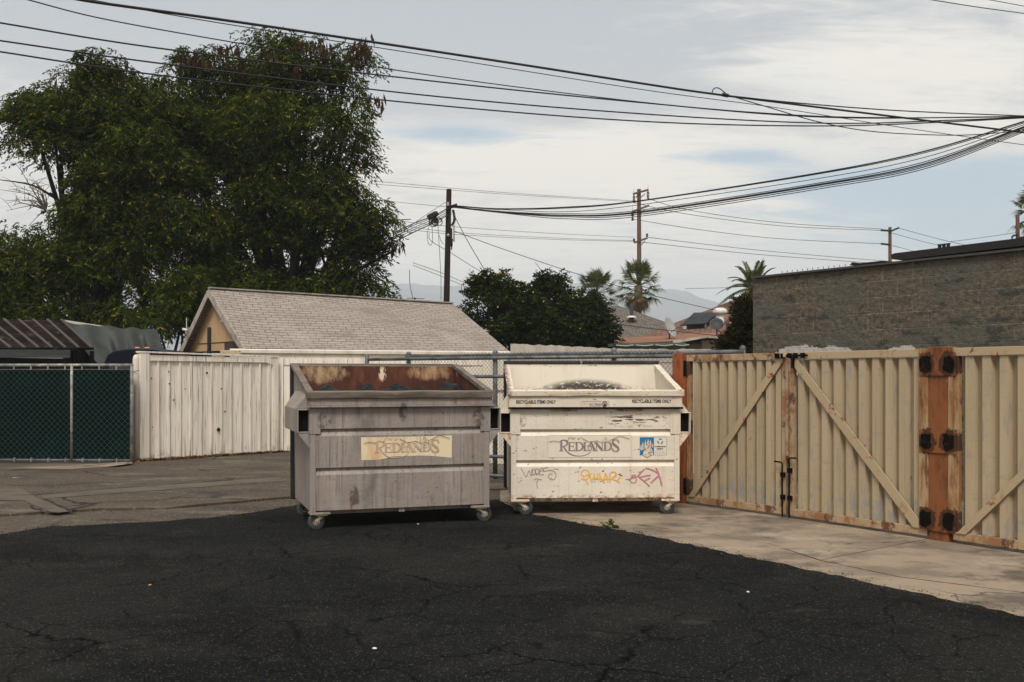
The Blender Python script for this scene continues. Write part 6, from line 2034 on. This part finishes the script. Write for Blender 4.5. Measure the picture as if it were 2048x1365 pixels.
cable('overhead_cable', [(-20, 79), (310, 126), (840, 190), (1280, 228), (1650, 247), (1900, 241), (2060, 234.5)], .014, 'middle of the three cables entering at the left photo edge', group=OW, ya=14.8, yb=22.3)
cable('overhead_cable', [(-20, 101), (310, 150), (840, 208), (1280, 243), (1640, 252.5), (1900, 244), (2060, 235.5)], .014, 'lowest of the three cables entering at the left photo edge', group=OW, ya=15, yb=22.4)
cable('branch_cable', [(1452, 191.5), (1600, 207), (1800, 222), (2060, 233)], .013, 'cable branching level from the small loop to the right photo edge', ya=18.25, yb=22)
cable('branch_cable', [(1456, 191), (1540, 216), (1640, 245), (1750, 264), (1900, 271), (2000, 266), (2060, 258)], .010, 'sagging drop wire hanging from the small loop', ya=18.25, yb=22)
q = [(1424, 188), (1426, 180), (1432, 176), (1440, 178), (1450, 186), (1456, 191)]
o = MB().tube([P(px, py, 18.1) for px, py in spline(q, 6)], .010, 5).build('cable_loop', M['cable'], smooth=True, fix=False)
tag(o, 'small loop of wire standing up on the thickest cable', 'cable loop')
o = MB().tube([P(1444, 189.5, 18.05), P(1457, 192, 18.05)], .035, 6).build('cable_clamp', M['cable'])
tag(o, 'small clamp on the thickest cable beside the wire loop', 'clamp')

BU = 'bundle of cables from the dark pole to the right'
for k, (m1, m2, m3, m4, e, rr, lb) in enumerate((
        (415, 402, 346, 303, 243, .020, 'topmost cable of the bundle sagging from the dark pole to the right edge'),
        (417, 403, 348, 306, 246, .012, 'cable close below the topmost one of the sagging bundle'),
        (424, 410, 357, 315, 249, .010, 'thin middle cable of the sagging bundle, third from its top'),
        (428, 421, 366, 324, 252, .012, 'fourth cable from the top of the sagging bundle'),
        (431, 424, 369, 328, 254, .020, 'fifth and thick cable of the sagging bundle'),
        (432, 426, 371, 331, 257, .012, 'sixth cable from the top of the sagging bundle'),
        (434, 429, 374, 334, 260, .014, 'seventh cable of the sagging bundle, above its lowest'),
        (438, 433, 378, 338, 263, .012, 'lowest cable of the sagging bundle'))):
    cable('bundle_cable', [(908, 412 + k * .5), (1000, 418 + .8 * k if k < 3 else 421 + k * .7), (1130, m1), (1280, m2), (1640, m3), (1850, m4), (2060, e - 3)], rr, lb, group=BU, ya=33.9, yb=24)
LB = 'cables running down left from the dark pole'
for k, (y0, y1, rr, lb) in enumerate(((417, 461, .018, 'highest cable from the splice case down into the tree'), (420, 465, .012, 'second cable down from the splice case into the tree'), (424, 470, .012, 'third cable down from the splice case into the tree'),
                                      (428, 474, .012, 'fourth cable down from the dark pole into the tree'), (431, 480, .018, 'lowest thick cable from the dark pole down into the tree'))):
    cable('service_cable', [(897, y0 - 1), (868, y0 + 15), (835, y0 + (y1 - y0) * .62), (785, y1 + 6)], rr, lb, group=LB, ya=33.9, yb=31.5)
cable('service_cable', [(893, 404), (860, 425), (830, 446), (785, 480)], .008, 'thin straight wire above the splice case left of the dark pole', group=LB, ya=33.9, yb=31.5)
sc_ = thing('splice_case', 'black splice case on the cables left of the dark pole', 'splice case', tuple(P(866, 434, 33.4)))
o_ = Vector(sc_.location)
MB().tube([P(855, 437, 33.4) - o_, P(857, 436, 33.4) - o_, P(872, 428, 33.4) - o_, P(876, 426, 33.4) - o_], [.06, .10, .10, .06], 10).build('case', M['dark'], sc_, smooth=True)
mb = MB(); r = random.Random(2)
for k in range(11):
    x = r.uniform(862, 877); w = r.uniform(3, 8); h = r.uniform(10, 24)
    mb.tube([P(px, py, 33.4 + .04 * k) - o_ for px, py in spline([(x, 434), (x + w, 434 + h * .6), (x + w * .3, 434 + h), (x - w * .7, 434 + h * .6), (x - 1, 436)], 4)], .014, 4)
for q in ([(863, 440), (855, 465), (856, 485), (861, 491), (865, 482), (864, 452)], [(876, 452), (878, 485), (880, 520), (882, 560), (882, 600)], [(878, 470), (882, 482), (887, 489)]):
    mb.tube([P(px, py, 33.3) - o_ for px, py in spline(q, 6)], .008, 4)
mb.build('loose_coils', M['cable'], sc_, fix=False)

FW = 'thin far wires'
far = [
    ([(740, 362), (1000, 385), (1266, 402)], 50, 67.8, 'upper of two thin wires passing behind the top of the dark pole'),
    ([(740, 368), (1000, 388), (1266, 404)], 50, 67.8, 'lower of two thin wires passing behind the top of the dark pole'),
    ([(740, 399), (880, 413), (1000, 421)], 50, 60, 'thin wire reaching the dark pole at its cable bracket from behind the tree'),
    ([(800, 443), (920, 455), (1100, 467), (1268, 475)], 48, 67.8, 'highest of three thin wires from the tree to the lowest far crossarm'),
    ([(800, 452), (920, 466), (1100, 476), (1268, 482)], 48, 67.8, 'middle of three thin wires from the tree to the lowest far crossarm'),
    ([(800, 458), (920, 470), (1100, 479), (1268, 483.5)], 48, 67.8, 'lowest of three thin wires from the tree to the lowest far crossarm'),
    ([(1296, 398), (1380, 421), (1560, 446), (1764, 458.5)], 67.8, 74.8, 'highest thin wire between the far pole and the farthest pole'),
    ([(1264, 405), (1370, 428), (1560, 452), (1764, 461.5)], 67.8, 74.8, 'second thin wire between the far pole and the farthest pole'),
    ([(1266, 439), (1400, 460), (1560, 478), (1764, 488)], 67.8, 74.8, 'third thin wire between the far pole and the farthest pole'),
    ([(1294, 475), (1480, 497), (1640, 512), (1790, 524)], 67.8, 80, 'fourth thin wire, running right from the lowest far crossarm'),
    ([(1268, 483), (1480, 506), (1640, 519), (1790, 530)], 67.8, 80, 'lowest thin wire running right from the lowest far crossarm'),
    ([(1798, 457), (1900, 484), (1982, 500)], 74.8, 80, 'upper thin wire falling right from the farthest pole'),
    ([(1785, 467), (1860, 487), (1935, 503)], 74.8, 80, 'middle thin wire falling right from the farthest pole'),
    ([(1785, 492), (1865, 512)], 74.8, 78, 'lower thin wire falling right from the farthest pole'),
    ([(1900, 484), (1962, 476), (2036, 465)], 52, 46, 'thin wire with a small bead left of the pole stub'),
    ([(1980, 502), (2024, 478)], 47, 46, 'short upper wire slanting up to the pole stub'),
    ([(2005, 500), (2026, 480)], 47, 46, 'short lower wire slanting up to the pole stub'),
    ([(1370, 578), (1480, 574), (1560, 560)], 90, 90, 'faint level wire in the low sky above the brown house'),
]
for pts, ya, yb, lb in far:
    cable('far_wire', pts, .012 if ya < 60 else .020, lb, 'cable_gray', FW, ya, yb, 6)
DR = 'service drops from the dark pole'
cable('service_drop', [(905, 425), (935, 482), (975, 550)], .012, 'steep guy wire falling right from the dark pole into the lemon tree', group=DR, ya=33.9, yb=34)
cable('service_drop', [(909, 463), (1010, 500), (1160, 550), (1300, 590), (1432, 621)], .012, 'long drop wire from the dark pole to the brown roof', group=DR, ya=33.9, yb=39)
cable('service_drop', [(858, 466), (862, 482), (900, 505), (970, 548), (1060, 590)], .010, 'drop wire passing just behind the dark pole towards the lemon trees', group=DR, ya=34.6, yb=38)
cable('service_drop', [(826, 526), (880, 545), (940, 570), (1000, 590)], .010, 'upper of two low wires from the tree behind the dark pole', 'cable_gray', DR, 36, 40)
cable('service_drop', [(826, 531), (880, 552), (940, 577), (1000, 600)], .010, 'lower of two low wires from the tree behind the dark pole', 'cable_gray', DR, 36, 40)
cable('hanging_wire', [(819, 540), (820, 570), (826, 598)], .009, 'thin vertical wire hanging to the garage antenna', ya=28.2, yb=28.0)
cable('overhead_cable', [(1850, -2), (1950, 14), (2060, 29)], .007, 'lower of two wires cutting the top right photo corner', group=OW, ya=15, yb=16)
cable('overhead_cable', [(1968, -2), (2060, 15)], .006, 'upper of two wires cutting the top right photo corner', group=OW, ya=15, yb=16)
cable('house_wire', [(1228, 648), (1290, 656), (1345, 662), (1400, 668), (1466, 676)], .012, 'slack wire along the front of the gray hipped roof', ya=33, yb=33)

# ------------------------------------------------------------------ mountains far off, and the air before them
def ridge(name, prof, Y0, depth, foot_px, seed):
    mb = MB()
    xs = np.interp(np.linspace(0, 1, 150), np.linspace(0, 1, len(prof)), [p[0] for p in prof])
    hs = np.interp(xs, [p[0] for p in prof], [p[1] for p in prof])
    ny = 26
    for px, py in zip(xs, hs):
        for k in range(ny):
            f = k / (ny - 1)                      # foot to crest, then down the far side
            Y = Y0 - depth * (1 - f)
            top = P(px, py, Y0)
            X = top.x * (1 - .08 * (1 - f))
            n = mnoise.fractal(Vector((X * .004, Y * .0022, seed)), 1.0, 2.0, 6)
            n2 = mnoise.noise(Vector((X * .03, Y * .01, seed)))
            z = top.z * (f ** .85) + (n * 55) * math.sin(math.pi * f) * 1.1 + (n2 * 3.5 + n * 6) * f
            mb.v.append((X, Y, max(z, -.5 + 2 * f)))
    N_ = len(xs)
    for i in range(N_ - 1):
        for k in range(ny - 1):
            q = i * ny + k
            mb.f.append((q, q + ny, q + ny + 1, q + 1))
    return tag(mb.build(name, M['mount'], smooth=True), kind='structure')


ridge('mountains', [(-900, 600), (-500, 580), (0, 590), (400, 586), (640, 585), (760, 576), (800, 568), (830, 567), (880, 573), (930, 572), (980, 580), (1040, 596), (1100, 588), (1140, 568), (1180, 563), (1230, 575), (1290, 580), (1330, 579), (1372, 583), (1402, 598), (1436, 606), (1480, 616), (1560, 640), (1700, 650), (2200, 640), (2900, 625)], 4000, 1300, 0, 1.7)

hz = MB().box(-4600, 4600, -70, 5300, -1.0, 440).build('haze', None or M['dark'])
hm = bpy.data.materials.new('haze')
hm.use_nodes = True
ht = NT(hm.node_tree)
ht.N.clear()
pv = ht.n('ShaderNodeVolumePrincipled', {'Color': (0.80, 0.90, 1.0), 'Density': 0.00036, 'Anisotropy': 0.0})
ho = ht.n('ShaderNodeOutputMaterial')
ht.L.new(pv.outputs[0], ho.inputs['Volume'])
hz.data.materials.clear()
hz.data.materials.append(hm)
tag(hz, kind='stuff')
